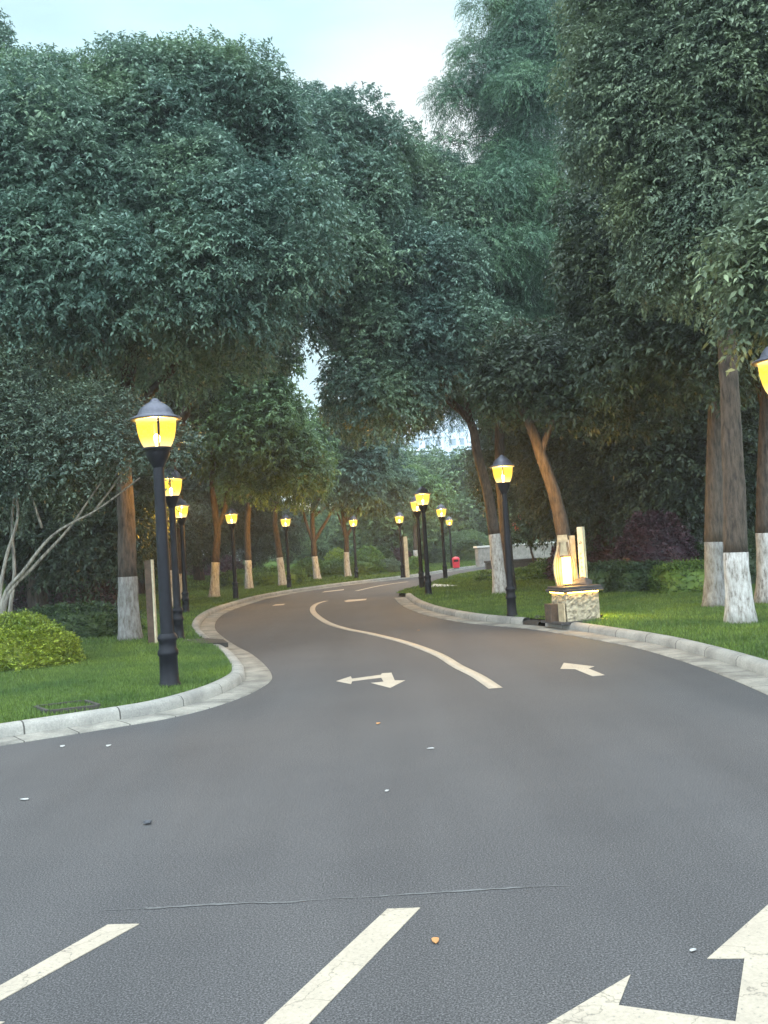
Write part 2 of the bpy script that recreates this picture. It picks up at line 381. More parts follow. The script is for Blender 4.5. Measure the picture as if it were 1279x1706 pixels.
def seg_dist(P, c):
    A = np.array([(p.x, p.y) for p in c]); best = np.full(len(P), 1e9)
    for a, b in zip(A[:-1], A[1:]):
        ab = b - a; t = np.clip(((P - a) @ ab) / (ab @ ab + 1e-12), 0, 1); d = np.hypot(*(P - a - t[:, None] * ab).T); best = np.minimum(best, d)
    return best
def inside(P, poly):
    x, y = P[:, 0], P[:, 1]; r = np.zeros(len(P), bool); n = len(poly)
    for i in range(n):
        a, b = poly[i], poly[(i + 1) % n]
        if abs(b.y - a.y) < 1e-12: continue
        cnd = ((a.y > y) != (b.y > y)) & (x < (b.x - a.x) * (y - a.y) / (b.y - a.y) + a.x); r ^= cnd
    return r
def wob(x, y): return 0.5 * np.sin(x * 0.7 + 1.3 * np.sin(y * 0.31)) * np.sin(y * 0.45 + 0.8) + 0.25 * np.sin(x * 1.9 + y * 1.3)
def lawn_h(P, edge):
    d = seg_dist(P, edge); berm = np.clip((d - 4.5) * 0.05, 0, 1.1) * np.clip((P[:, 1] - 40) / 10, 0, 1) if edge is LE else 0.0
    return berm + LZ + 0.07 * wob(P[:, 0], P[:, 1]) * np.clip(d / 4, 0, 1) + 0.02 * np.clip(d / 0.6, 0, 1)
LE = clean(el_in, 0.5); RE = clean(er_in, 0.5) + clean(er2[2:], 0.8)
def lawn(name, poly, edge, box, step):
    n = len(poly); pts = list(poly); xs = np.arange(box[0], box[2], step); ys = np.arange(box[1], box[3], step)
    G = np.array([(x + random.uniform(-.2, .2) * step, y + random.uniform(-.2, .2) * step) for x in xs for y in ys])
    G = G[inside(G, poly)]; G = G[seg_dist(G, poly + [poly[0]]) > step * 0.5]
    pts += [Vector(p) for p in G]
    v, e, f, *_ = mgeo.delaunay_2d_cdt([Vector((p[0], p[1])) for p in pts], [(i, (i + 1) % n) for i in range(n)], [], 1, 1e-5)
    P = np.array([(p.x, p.y) for p in v]); z = lawn_h(P, edge); z[:n] = LZ - 0.004 if len(z) >= n else LZ
    return np_mesh(name, np.c_[P, z], [t for t in f if len(t) == 3], MT['lawn'], True)
random.seed(3)
ground = MB().add([(-900, -300, -0.05), (900, -300, -0.05), (900, 1500, -0.05), (-900, 1500, -0.05)], [(0, 1, 2, 3)]).build('ground', MT['lawn']); tag(ground, kind='structure')
road = MB().add([(-60, -20, 0), (70, -20, 0), (110, 75, 0), (110, 110, 0), (-60, 110, 0)], [(0, 1, 2, 3, 4)]).build('road', MT['asphalt']); tag(road, kind='structure')
tag(link('lawn', lawn('lawn', left_poly, LE, (-45, 4, 45, 95), 0.8)), kind='structure')
tag(link('lawn', lawn('lawn', right_poly, RE, (-3, 5, 45, 62), 0.8)), kind='structure')

KP = [(GW - 0.002, 0.0), (GW + 0.004, 0.085), (GW + 0.03, 0.122), (GW + 0.075, 0.135), (GW + 0.12, 0.135), (GW + KW, 0.128), (GW + KW + 0.01, 0.0)]
GP = [(-0.004, -0.002), (0.0, 0.012), (GW, 0.016)]
gap_l = g2((392, 1076)); gi = min(range(len(elc)), key=lambda i: (elc[i] - gap_l).length)
gap_r = g2((850, 1045)); gj = min(range(len(erc)), key=lambda i: (erc[i] - gap_r).length)
for nm, c, side, gk, gw in (('kerb', elc, 1, gi, 2), ('kerb', erc, -1, gj, 1)):
    tag(link('gutter', sweep('gutter', c, GP, MT['gutter'], side)), kind='structure')
    for part in (c[:gk - gw], c[gk + gw:]):
        tag(link('kerb', sweep('kerb', part, KP, MT['kerb'], side, random.uniform(0, 0.9))), kind='structure')
# far edge of the right lawn: a low flush stone edge
tag(link('path_edge', sweep('path_edge', er2[5:], [(-0.02, 0.0), (-0.02, 0.05), (0.12, 0.125), (0.26, 0.1)], MT['kerb'], -1)), kind='structure')
# stone inlets that fill the two kerb gaps
def seg_piece(name, c, a, b, side, prof, mt, label=None):
    o = link(name, sweep(name, c[a:b + 1], prof, mt, side)); tag(o, kind='structure'); return o
seg_piece('kerb_inlet', elc, gi - 2, gi + 2, 1, [(GW, 0.01), (GW + KW, 0.05), (GW + 0.45, 0.15), (GW + 0.6, 0.1)], MT['kerb'])
seg_piece('kerb_inlet', erc, gj - 1, gj + 1, -1, [(GW, 0.0), (GW + 0.01, 0.075), (GW + 0.2, 0.09), (GW + 0.3, 0.16)], MT['soil'])
# flush stone strip crossing the lawn behind the lamps
strip = [at(718, 979, LZ), at(722, 974.5, LZ), at(762, 977.2, LZ), at(740, 979, LZ)]
tag(MB().poly(strip, 0.1, 0.165).build('path', MT['coping']), kind='structure')
apron = [at(300, 1071, LZ), at(335, 1066, LZ), at(372, 1068, LZ), at(380, 1074, LZ), at(340, 1075, LZ)]
tag(MB().poly(apron, 0.08, 0.155).build('path', MT['gutter']), kind='structure')

# painted markings, children of the road they are painted on
ZP = 0.004
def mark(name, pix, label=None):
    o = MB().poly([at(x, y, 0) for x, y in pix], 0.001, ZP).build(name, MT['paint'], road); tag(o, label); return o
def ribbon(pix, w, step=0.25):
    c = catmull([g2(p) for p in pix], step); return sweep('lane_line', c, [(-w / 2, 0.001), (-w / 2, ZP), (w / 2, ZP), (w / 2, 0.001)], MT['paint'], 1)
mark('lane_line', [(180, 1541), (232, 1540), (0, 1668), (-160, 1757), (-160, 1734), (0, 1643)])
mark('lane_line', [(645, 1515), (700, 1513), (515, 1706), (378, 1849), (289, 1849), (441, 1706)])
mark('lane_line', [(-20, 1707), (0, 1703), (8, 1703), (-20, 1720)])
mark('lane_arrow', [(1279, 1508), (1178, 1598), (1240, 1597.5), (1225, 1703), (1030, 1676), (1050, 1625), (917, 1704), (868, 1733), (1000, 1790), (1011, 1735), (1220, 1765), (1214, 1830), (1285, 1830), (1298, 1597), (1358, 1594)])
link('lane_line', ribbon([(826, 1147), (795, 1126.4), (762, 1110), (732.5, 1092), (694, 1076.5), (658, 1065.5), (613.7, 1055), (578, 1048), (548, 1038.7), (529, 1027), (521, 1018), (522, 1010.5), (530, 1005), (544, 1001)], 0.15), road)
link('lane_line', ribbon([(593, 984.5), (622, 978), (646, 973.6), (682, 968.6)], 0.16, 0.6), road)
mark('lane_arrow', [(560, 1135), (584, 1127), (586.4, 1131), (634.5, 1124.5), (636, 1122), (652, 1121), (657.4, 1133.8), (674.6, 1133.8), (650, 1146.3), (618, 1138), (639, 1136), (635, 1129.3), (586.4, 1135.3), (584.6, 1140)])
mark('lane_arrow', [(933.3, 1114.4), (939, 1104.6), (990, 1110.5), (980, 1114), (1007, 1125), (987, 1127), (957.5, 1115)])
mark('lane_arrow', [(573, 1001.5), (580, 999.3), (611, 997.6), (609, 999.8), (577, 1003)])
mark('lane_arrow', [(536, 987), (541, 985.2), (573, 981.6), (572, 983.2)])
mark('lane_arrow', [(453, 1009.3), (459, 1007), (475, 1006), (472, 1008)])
# wandering pale seam across the near asphalt
sm = catmull([g2(p) for p in [(120, 1519), (260, 1513), (400, 1505), (470, 1504), (560, 1497), (620, 1495), (700, 1489), (800, 1483), (890, 1478), (975, 1475)]], 0.03)
rs = random.Random(5)
vs, fs = [], []
for i, p in enumerate(sm):
    w = max(0.002, 0.008 * abs(math.sin(i * 0.09)) + rs.uniform(-0.003, 0.005)) * min(1, i / 12, (len(sm) - 1 - i) / 12 + 0.05); jx = rs.uniform(-.004, .004)
    vs += [(p.x, p.y - w + jx, 0.003), (p.x, p.y + w + jx, 0.003)]
    if i: fs.append((2 * i - 2, 2 * i, 2 * i + 1, 2 * i - 1))
MB().add(vs, fs).build('crack_seam', MT['seam'], road)

# ------------------------------------------------------------------ grass
def blades(name, poly, edge, box, n, h, w, seed, power=1.0):
    rng = np.random.default_rng(seed)
    P = np.c_[rng.uniform(box[0], box[2], n * 2), box[1] + (box[3] - box[1]) * rng.uniform(0, 1, n * 2) ** power]
    P = P[inside(P, poly)][:n]; k = len(P); z = lawn_h(P, edge) - 0.01
    hh = h * rng.uniform(0.5, 1.25, k); a = rng.uniform(0, 2 * np.pi, k); b = rng.uniform(0, 2 * np.pi, k)
    ww = w * rng.uniform(0.7, 1.3, k); lean = rng.uniform(0.1, 0.75, k) * hh
    base = np.c_[P, z]; dx = np.c_[np.cos(a) * ww, np.sin(a) * ww, np.zeros(k)]
    tip = base + np.c_[np.cos(b) * lean, np.sin(b) * lean, hh]
    V = np.stack([base - dx, base + dx, tip], 1).reshape(-1, 3)
    o = link(name, np_mesh(name, V, np.arange(3 * k).reshape(-1, 3), MT['blade'])); return tag(o, 'short mown green grass covering the lawn', 'grass', kind='stuff')
blades('grass', left_poly, LE, (-7.5, 6, -0.8, 17), 190000, 0.05, 0.005, 1)
blades('grass', left_poly, LE, (-14, 15, -1, 48), 130000, 0.065, 0.010, 2, 1.4)
blades('grass', right_poly, RE, (0.5, 9, 9.5, 24), 150000, 0.055, 0.007, 3)
blades('grass', right_poly, RE, (-1, 22, 14, 50), 90000, 0.075, 0.013, 4, 1.3)
blades('grass', left_poly, LE, (-12, 44, 22, 75), 60000, 0.09, 0.025, 5)

# ------------------------------------------------------------------ leaves
UP = np.array([0, 0, 1.0])
def nrm(a): return a / (np.linalg.norm(a, axis=1, keepdims=True) + 1e-9)
def sprays(rng, P, D, n, tl, ll, lw, spread=0.75, droop=0.5, hang=0.35):
    M = len(P); P = np.repeat(P, n, 0); D = np.repeat(nrm(D), n, 0); k = len(P)
    s = (np.tile(np.arange(n), M) + rng.uniform(0, 1, k)) / n
    T = nrm(D - UP * (2 * droop * s)[:, None])
    pos = P + D * (tl * s)[:, None] - UP * (droop * tl * s * s)[:, None]
    sd = nrm(np.cross(T, UP) + rng.normal(0, 0.35, (k, 3))) * np.where(np.arange(k) % 2, 1, -1)[:, None]
    A = nrm(T * (1 - spread * 0.6) + sd * spread - UP * hang + rng.normal(0, 0.22, (k, 3)))
    Nn = nrm(UP + D * 0.35 + rng.normal(0, 0.35, (k, 3))); Wd = nrm(np.cross(Nn, A)); Nn = np.cross(A, Wd)
    q = rng.uniform(0.65, 1.25, k)[:, None]; l = ll * q; w = lw * q * 0.5
    a = pos; b = pos + A * l * 0.42 + Wd * w + Nn * w * 0.35; c = pos + A * l - UP * l * 0.1; d = pos + A * l * 0.42 - Wd * w + Nn * w * 0.35
    return np.stack([a, b, c, d], 1)
def fib(n):
    i = np.arange(n) + 0.5; ph = np.arccos(1 - 2 * i / n); th = np.pi * (1 + 5 ** 0.5) * i
    return np.c_[np.cos(th) * np.sin(ph), np.sin(th) * np.sin(ph), np.cos(ph)]
def crown_leaves(rng, masses, pr, leaf, cover, per=9, tl=0.32, spread=0.75, droop=0.5, hang=0.35, view=None, inner=0.18):
    """masses: (centre, radii). Each mass carries rounded tufts over its surface; each tuft is made of leafy twigs."""
    outl = []
    for c, r in masses:
        c = np.array(c); r = np.array(r); rm = (r[0] * r[1] * r[2]) ** (1 / 3)
        p = pr * rng.uniform(0.9, 1.1); n = max(7, int(4 * np.pi * rm * rm / (p * p * 1.75)))
        U = nrm(fib(n) + rng.normal(0, 0.25 / math.sqrt(n / 10 + 1) + 0.06, (n, 3)))
        rr = rng.uniform(0.66, 1.14, n)
        for u, k in zip(U, rr):
            pc = c + u * r * k - u * p * 0.45; q = p * rng.uniform(0.65, 1.25)
            back = view is not None and np.dot(u, view) > 0.35
            area = 4 * np.pi * q * q * 0.58
            m_ = int(area * cover * (0.45 if back else 1.0) / (leaf[0] * leaf[1] * 0.55) / per) + 1
            v = nrm(rng.normal(0, 1, (m_ * 2, 3))); v = v[v @ (u * 0.6 + UP * 0.8) > -0.22][:m_]
            if not len(v): continue
            P = pc + v * q * (0.62 + 0.38 * rng.uniform(0, 1, (len(v), 1)) ** 0.7)
            outl.append(sprays(rng, P, v + u * 0.3 - UP * 0.15 + rng.normal(0, 0.3, v.shape), per, tl, leaf[0], leaf[1], spread, droop, hang))
        ni = int(inner * 4 * np.pi * rm * rm * cover / (leaf[0] * leaf[1] * 1.3) / per)
        if ni:
            v = nrm(rng.normal(0, 1, (ni, 3))); P = c + v * r * (0.75 * rng.uniform(0, 1, (ni, 1)) ** 0.5)
            outl.append(sprays(rng, P, rng.normal(0, 1, v.shape), per, tl * 1.5, leaf[0] * 1.5, leaf[1] * 1.5, spread, droop, hang))
    return np.concatenate(outl).reshape(-1, 3)
NLEAF = [0]
def leaf_obj(name, V, mt, parent, origin=(0, 0, 0)):
    NLEAF[0] += len(V) // 4
    return link(name, np_mesh(name, V - np.array(origin), np.arange(len(V)).reshape(-1, 4), mt), parent)

# ------------------------------------------------------------------ trees
def tree(name, base_px, stems, masses, mt, label, r=0.2, paint=None, leaf=(0.13, 0.055), pr=0.95, cover=1.0, seed=1, group='trees along the road',
         kind='camphor', base_z=LZ - 0.02, bark_m=None, cat='tree', flare=1.35, inner=0.18, paint_m='white'):
    """stems: pixel polylines with distances; the first one starts at the base. masses: (px, py, dist, rx, ry, rz)."""
    b = at(base_px[0], base_px[1], LZ); b.z = base_z; rng = np.random.default_rng(seed); rd = random.Random(seed)
    t = empty(name, b, label, cat, group)
    def P(q): return Wp(q[0], q[1], b.y + q[2]) - b
    main = [Vector((0, 0, 0))] + [P(q) for q in stems[0]]
    d = main; dense = catmull([(p.x, p.y, p.z) for p in d], 0.16); n = len(dense)
    rads = [r * (1 - 0.55 * i / n) * (1 + (flare - 1) * math.exp(-p.z / 0.28)) for i, p in enumerate(dense)]
    k = next((i for i, p in enumerate(dense) if paint and p.z > paint), 0)
    if k:
        MB().tube(dense[:k + 1], [q * 1.03 for q in rads[:k + 1]], 14, seed, 0.05).build('painted_base', MT[paint_m], t, True)
    tm = MB().tube(dense[k:], rads[k:], 14, seed + 1, 0.05)
    for st in stems[1:]:
        pts = [P(q) for q in st]; near = min(range(n), key=lambda i: (dense[i] - pts[0]).length)
        c = catmull([tuple(dense[max(0, near - 2)])] + [tuple(p) for p in pts], 0.2); r1 = rads[near] * 0.8
        tm.tube(c, [r1 * (1 - 0.7 * i / len(c)) for i in range(len(c))], 10, seed + 2, 0.05)
    top = dense[-1]
    if kind == 'conifer':                              # offsets in metres from the stem
        st_ = lambda z: min(dense, key=lambda p: abs(p.z - z))
        M3 = [(np.array((st_(q[2]).x + q[0], st_(q[2]).y + q[1], q[2])), q[3:6]) for q in masses]
    else: M3 = [(np.array(Wp(q[0], q[1], b.y + q[2]) - b), q[3:6]) for q in masses]
    for c, rr in M3:                                  # limbs into every mass of the crown
        s0 = dense[int(n * rd.uniform(0.6, 0.98))] if kind != 'conifer' else min(dense, key=lambda p: abs(p.z - c[2] + 0.1)); e = Vector(c); mid = s0.lerp(e, 0.5) + Vector((rd.uniform(-.3, .3), rd.uniform(-.3, .3), 0.25))
        c2 = catmull([tuple(s0), tuple(mid), tuple(e)], 0.3); q0 = r * (0.38 if kind != 'conifer' else 0.16)
        tm.tube(c2, [q0 * (1 - 0.75 * i / len(c2)) for i in range(len(c2))], 7, seed + 3, 0.06)
        for _ in range(5):
            a = Vector(c) ; u = Vector((rd.gauss(0, 1), rd.gauss(0, 1), rd.gauss(0.2, 0.8))).normalized(); z = a + Vector((u.x * rr[0], u.y * rr[1], u.z * rr[2])) * 0.85
            s1 = s0.lerp(a, rd.uniform(0.55, 1)); tm.tube([s1, s1.lerp(z, 0.5) + Vector((0, 0, 0.12)), z], [q0 * 0.35, q0 * 0.22, 0.012], 5, seed, 0)
    tm.build('trunk', bark_m or MT['bark'], t, True)
    view = nrm(np.array([[b.x, b.y, 0.0]]))[0]
    if kind == 'conifer':
        V = crown_leaves(rng, M3, pr, leaf, cover, 16, 0.5, 0.62, 0.5, 0.25, view, inner)
    else:
        V = crown_leaves(rng, M3, pr, leaf, cover, 8, 0.20, 0.8, 0.3, 0.25, view, inner)
    leaf_obj('crown', V, mt, t)
    return t

# left side, nearest first -------------------------------------------------
tree('camphor_tree', (217, 1068), [[(213, 980, 0), (210, 860, 0), (205, 740, 0), (215, 620, 0), (230, 480, 0), (240, 330, 0)], [(205, 740, 0), (160, 640, 0), (100, 540, -.3), (70, 440, -.6)], [(208, 700, 0), (300, 600, 0), (360, 500, 0)]],
     [(250, 340, 0.4, 3.0, 2.6, 2.1), (40, 345, -0.6, 2.6, 2.4, 2.2), (260, 215, 0.6, 2.2, 2, 1.05), (120, 225, .4, 1.6, 1.8, 1.05), (375, 190, .6, 1.3, 1.5, .85), (330, 430, -1.5, 2.1, 1.6, 1.7), (90, 480, -2.0, 2.3, 1.8, 1.4), (250, 560, 0.5, 2.4, 2, 0.9), (390, 260, 0.8, 1.6, 1.6, 1.5)],
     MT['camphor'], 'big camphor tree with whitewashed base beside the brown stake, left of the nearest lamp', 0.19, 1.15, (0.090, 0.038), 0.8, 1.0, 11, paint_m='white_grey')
tree('camphor_tree', (-95, 1075), [[(-100, 960, 0), (-110, 800, 0), (-100, 600, 0), (-80, 400, 0)]],
     [(-55, 160, 0, 0.9, 1.2, 1.6), (-140, 300, 0, 1.8, 2, 2.5), (-60, 420, 0, 1.6, 1.8, 1.4)],
     MT['camphor'], 'tree at the left edge whose crown tip rises above the other left crowns', 0.24, 1.1, (0.09, 0.04), 0.8, 1.0, 12)
tree('camphor_tree', (286, 1013), [[(284, 940, 0), (283, 850, 0), (290, 750, 0), (330, 640, 0), (400, 520, -.5), (450, 380, -1)], [(290, 750, 0), (250, 640, 0), (240, 560, 0)], [(345, 620, 0), (440, 560, -.5), (520, 470, -1)]],
     [(470, 330, -5, 2.3, 2.4, 2.85), (580, 330, -5, 1.7, 2.0, 2.3), (420, 450, -6, 2.2, 2, 1.9), (530, 235, -4, 1.2, 1.5, 1.3), (560, 440, -6, 1.7, 1.8, 1.2), (605, 275, -4.5, .95, 1, 1.1), (330, 560, -3, 2.4, 2, 1.3), (640, 420, -4, 1.2, 1.4, 1.6)],
     MT['camphor'], 'camphor tree with brown lamplit trunk seen just right of the nearest lamp post', 0.2, 1.05, (0.115, 0.048), 0.85, 1.0, 13)
tree('camphor_tree', (304, 1000), [[(302, 930, 0), (300, 850, 0), (295, 740, 0), (300, 640, 0)]],
     [(300, 600, 0, 2.8, 2.5, 2.3), (230, 680, 0, 2.2, 2, 1.6), (365, 655, 1, 1.8, 2, 1.5), (180, 560, 1, 2.6, 2, 2.2)],
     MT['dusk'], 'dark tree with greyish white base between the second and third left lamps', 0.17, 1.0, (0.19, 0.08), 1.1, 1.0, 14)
tree('camphor_tree', (357, 995.5), [[(359, 930, 0), (362, 890, 0), (358, 850, 0), (354, 800, 0), (365, 700, 0)], [(362, 880, 0), (374, 850, 0), (382, 800, 0), (410, 720, 0)]],
     [(400, 720, -1, 2.2, 2, 2.2), (420, 690, -1.5, 1.1, 1.6, 2.0), (380, 600, 0, 2.5, 2, 2.0), (465, 770, -1, 1.3, 1.4, 1.2), (425, 790, 0, 0.9, 1, .7)],
     MT['camphor_green'], 'forked tree with bright yellow lamplit trunk beside the fourth left lamp', 0.165, 1.2, (0.17, 0.07), 0.9, 1.0, 15, flare=1.5)
tree('camphor_tree', (415, 982), [[(413, 930, 0), (412, 870, 0), (420, 800, 0), (440, 700, 0)]],
     [(450, 760, 0, 1.7, 1.7, 1.9), (490, 760, 0, 1.0, 1.4, 1.4), (420, 800, 0, 1.3, 1.4, .8), (515, 800, .5, 0.8, 1, 1.0)],
     MT['camphor_green'], 'tree with dark trunk and white base in front of the lit box hedge', 0.165, 1.15, (0.18, 0.075), 0.9, 1.0, 16)
tree('camphor_tree', (471, 976), [[(467, 940, 0), (462, 900, 0), (458, 860, 0), (470, 800, 0)]],
     [(480, 745, 1.5, 1.9, 1.8, 1.9), (430, 700, 2, 1.7, 2, 2.0)],
     MT['camphor_green'], 'tree with rough brown leaning trunk behind the fifth left lamp', 0.175, 1.15, (0.2, 0.085), 1.0, 0.9, 17)
tree('camphor_tree', (529, 967), [[(524, 930, 0), (522, 900, 0), (520, 860, 0), (522, 800, 0)], [(522, 905, 0), (545, 865, 0), (570, 820, 0)], [(522, 905, 0), (508, 865, 0), (500, 820, 0)]],
     [(570, 760, 0, 1.7, 1.8, 2.3), (592, 722, 0, 1.1, 1.4, 1.1), (540, 800, 0, 1.9, 1.6, 1.5), (605, 800, 0, 1.2, 1.3, 1.7), (600, 740, .5, 1.1, 1.3, 1.6)],
     MT['camphor'], 'dark forked tree with slanting white base between the lit box hedge and orange trunk', 0.175, 1.2, (0.2, 0.085), 0.85, 1.0, 18)
tree('camphor_tree', (580, 962.5), [[(577, 930, 0), (577, 900, 0), (572, 870, 0), (570, 820, 0)], [(577, 895, 0), (590, 870, 0), (604, 830, 0)], [(575, 890, 0), (560, 850, 0)]],
     [(620, 790, 1, 1.5, 1.6, 2.0), (630, 730, 1.5, 1.2, 1.5, 1.5), (590, 800, 1.5, 1.5, 1.4, 1.3), (655, 820, 2, 1.2, 1.3, 1.4)],
     MT['camphor'], 'vase shaped tree glowing orange right behind the sixth left lamp', 0.17, 1.35, (0.2, 0.085), 0.85, 1.0, 19)
# right side ---------------------------------------------------------------
tree('camphor_tree', (834, 990), [[(830, 950, 0), (822, 880, 0), (812, 820, 0), (796, 760, 0), (782, 700, 0), (740, 660, -.5), (690, 600, -1)], [(785, 710, 0), (770, 640, 0), (745, 560, 0), (720, 470, 0)]],
     [(640, 590, -2, 1.45, 1.7, 1.9), (700, 500, -1, 2.0, 2, 2.2), (690, 350, 0.5, 1.4, 1.6, 1.2), (720, 390, 0, 1.5, 1.6, 1.4), (760, 568, -1, 1.6, 1.6, 1.15), (640, 670, -2.5, 1.2, 1.2, 0.85), (615, 495, -1.5, 1.15, 1.4, 1.2), (735, 615, -1.5, 1.0, 1.1, .55), (710, 310, 1, .9, 1, .7)],
     MT['camphor'], 'leaning dark tree arching over the road with beige painted base by right lamp', 0.18, 1.55, (0.105, 0.045), 0.75, 0.95, 21)
rc = random.Random(77); CM = []
for k in range(70):                                     # layered, slightly drooping branch fans round the stem
    u = (k + rc.random()) / 70; zz = 5.7 + 12.2 * u; rad = (3.0 if zz < 10 else 3.0 - (zz - 10) * 0.3) * rc.uniform(.5, 1.25); a = k * 2.4 + rc.uniform(-.5, .5)
    px_off = math.cos(a) * rad * 0.62; dy = math.sin(a) * rad * 0.62
    CM.append((px_off, dy, zz - 0.12 * rad, max(.5, rad * .46), max(.5, rad * .46), rc.uniform(.22, .40)))
for x_, y_, z_, r_ in ((-2.15, -.6, 14.6, .4), (-1.75, -.5, 14.4, .5), (-1.9, -.4, 13.2, .45), (-2.2, 0, 12.6, .45), (-1.5, -.6, 15.4, .45), (-1.6, .2, 16.3, .4), (-1.35, -.3, 17.3, .35), (-2.3, -.8, 11.4, .5), (-2.6, -.6, 10.6, .5)):
    CM.append((x_, y_, z_, r_, r_ * .8, r_ * .3))          # stray branch tips against the sky
tree('feathery_conifer', (849, 984), [[(846, 930, 0), (838, 850, 0), (832, 740, 0), (840, 500, 0), (860, 250, 0), (880, 40, 0)]], CM,
     MT['conifer'], 'tall feathery conifer with drooping sprays behind the right lamp', 0.16, None, (0.095, 0.021), 0.40, 0.75, 22, kind='conifer', inner=0.05)
tree('camphor_tree', (958, 1012), [[(950, 960, 0), (940, 900, 0), (925, 830, 0), (905, 770, 0), (880, 700, 0), (850, 650, -.3)], [(900, 760, 0), (920, 700, 0), (930, 640, 0)]],
     [(915, 640, 0.2, 1.35, 1.3, .65), (1010, 570, 2, 1.4, 1.5, 1.2), (1020, 640, 1.5, 1.2, 1.3, .8), (865, 640, 0.2, 1.0, 1.0, .5), (960, 650, 0.4, .9, .9, .5)],
     MT['dusk'], 'leaning tree with orange lamplit trunk rising behind the glowing stone sign', 0.18, 1.35, (0.12, 0.05), 0.75, 0.9, 23)
tree('camphor_tree', (1193, 1013), [[(1192, 960, 0), (1190, 880, 0), (1192, 700, 0), (1195, 560, 0), (1180, 420, 0)]],
     [(1130, 560, 0, 1.7, 1.7, 1.2), (1240, 520, .4, 1.7, 1.6, 1.4), (1090, 480, .5, 1.4, 1.5, 1.3), (1180, 420, 0.5, 1.8, 1.6, 1.4), (1050, 400, .8, 1.2, 1.3, 1.6)],
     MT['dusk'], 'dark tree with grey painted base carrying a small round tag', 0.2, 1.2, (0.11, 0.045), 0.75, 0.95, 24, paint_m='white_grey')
tree('camphor_tree', (1234, 1040), [[(1230, 980, 0), (1225, 920, 0), (1222, 800, 0), (1215, 650, 0), (1205, 500, 0), (1190, 330, 0), (1150, 150, 0)], [(1205, 500, 0), (1270, 380, 0), (1330, 250, 0)]],
     [(1110, 90, 0, 1.2, 1.3, 1.7), (1042, 190, 0, 0.75, 1.0, 1.2), (1170, 220, -.6, 1.2, 1.2, 1.5), (1135, 330, -.4, 0.8, 0.9, 0.9), (1260, 90, -1, 1.4, 1.4, 1.6), (1270, 290, -.8, 1.1, 1.2, 1.3), (1150, -60, 0, 1.8, 1.6, 1.2), (1170, 400, -.4, 0.8, .9, .7), (1075, 20, 0.3, .9, 1, 1.1)],
     MT['camphor_grey'], 'largest right tree with broad whitewashed peeling base nearest the kerb', 0.185, 1.05, (0.070, 0.034), 0.5, 1.0, 25)
tree('camphor_tree', (1276, 1004), [[(1275, 940, 0), (1272, 860, 0), (1275, 700, 0), (1285, 500, 0)]],
     [(1290, 480, 0.5, 1.6, 1.6, 1.6), (1340, 380, 0, 1.7, 1.6, 1.7), (1250, 380, 1.5, 1.5, 1.4, 1.4)],
     MT['dusk'], 'tree cut by the right photo edge with cream painted base', 0.17, 1.3, (0.12, 0.05), 0.8, 0.9, 26)

# wood behind: a few generic trees, copied --------------------------------
def generic(label, mt, seed, h, masses, leaf, pr, r=0.2, name='background_tree'):
    rng = np.random.default_rng(seed); t = empty(name, (0, 0, 0), label, 'tree', 'trees of the wood behind')
    tm = MB().tube([(0, 0, -0.1), (0.05, 0, h * 0.25), (-0.05, 0.05, h * 0.5), (0, 0, h * 0.8)], [r * 1.3, r, r * 0.7, 0.04], 9, seed, 0.06)
    rd = random.Random(seed)
    for c, rr in masses:
        tm.tube([(0, 0, h * rd.uniform(.25, .5)), (c[0] * .5, c[1] * .5, c[2] * .85), c], [r * .4, r * .25, .03], 6, seed)
    tm.build('trunk', MT['bark'], t, True)
    leaf_obj('crown', crown_leaves(rng, masses, pr, leaf, 0.9, 8, 0.26, 0.8, 0.3, 0.25, np.array([0, 1.0, 0])), mt, t)
    return t
gm = lambda s, h, w: [((random.Random(s + i).uniform(-.45, .45) * w, random.Random(s + i + 50).uniform(-.4, .4) * w, h * z), (w * .55 * q, w * .55 * q, h * .2)) for i, (z, q) in enumerate(((.38, 1), (.48, 1.1), (.6, 1.05), (.72, .9), (.84, .65), (.3, .9)))]
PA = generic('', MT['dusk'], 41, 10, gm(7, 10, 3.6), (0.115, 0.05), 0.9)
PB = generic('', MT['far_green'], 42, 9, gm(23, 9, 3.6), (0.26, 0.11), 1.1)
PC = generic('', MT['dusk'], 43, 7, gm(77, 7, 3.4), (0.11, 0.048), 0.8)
used = set()
def put(proto, px, dist, scale, label, rz):
    o = proto if proto.name not in used else copy_tree(proto)
    used.add(proto.name); p = Wp(px, 930, dist); o.location = (p.x, p.y, 0.05); o.scale = (scale * random.Random(px).uniform(.9, 1.15), scale, scale); o.rotation_euler = (0, 0, rz); o['label'] = label
DK = 'dark tree in the shaded wood behind the trees lining the road'
FG = 'round light green tree in the row below the pale apartment tower'
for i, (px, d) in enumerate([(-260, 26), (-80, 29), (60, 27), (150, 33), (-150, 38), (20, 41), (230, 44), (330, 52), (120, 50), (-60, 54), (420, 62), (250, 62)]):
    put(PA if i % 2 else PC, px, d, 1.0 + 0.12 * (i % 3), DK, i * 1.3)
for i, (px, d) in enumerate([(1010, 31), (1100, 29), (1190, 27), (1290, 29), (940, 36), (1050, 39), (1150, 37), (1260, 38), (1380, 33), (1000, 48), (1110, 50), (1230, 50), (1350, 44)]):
    put(PC if i % 2 else PA, px, d, 1.0 + 0.1 * (i % 3), DK, i * 0.9 + .4)
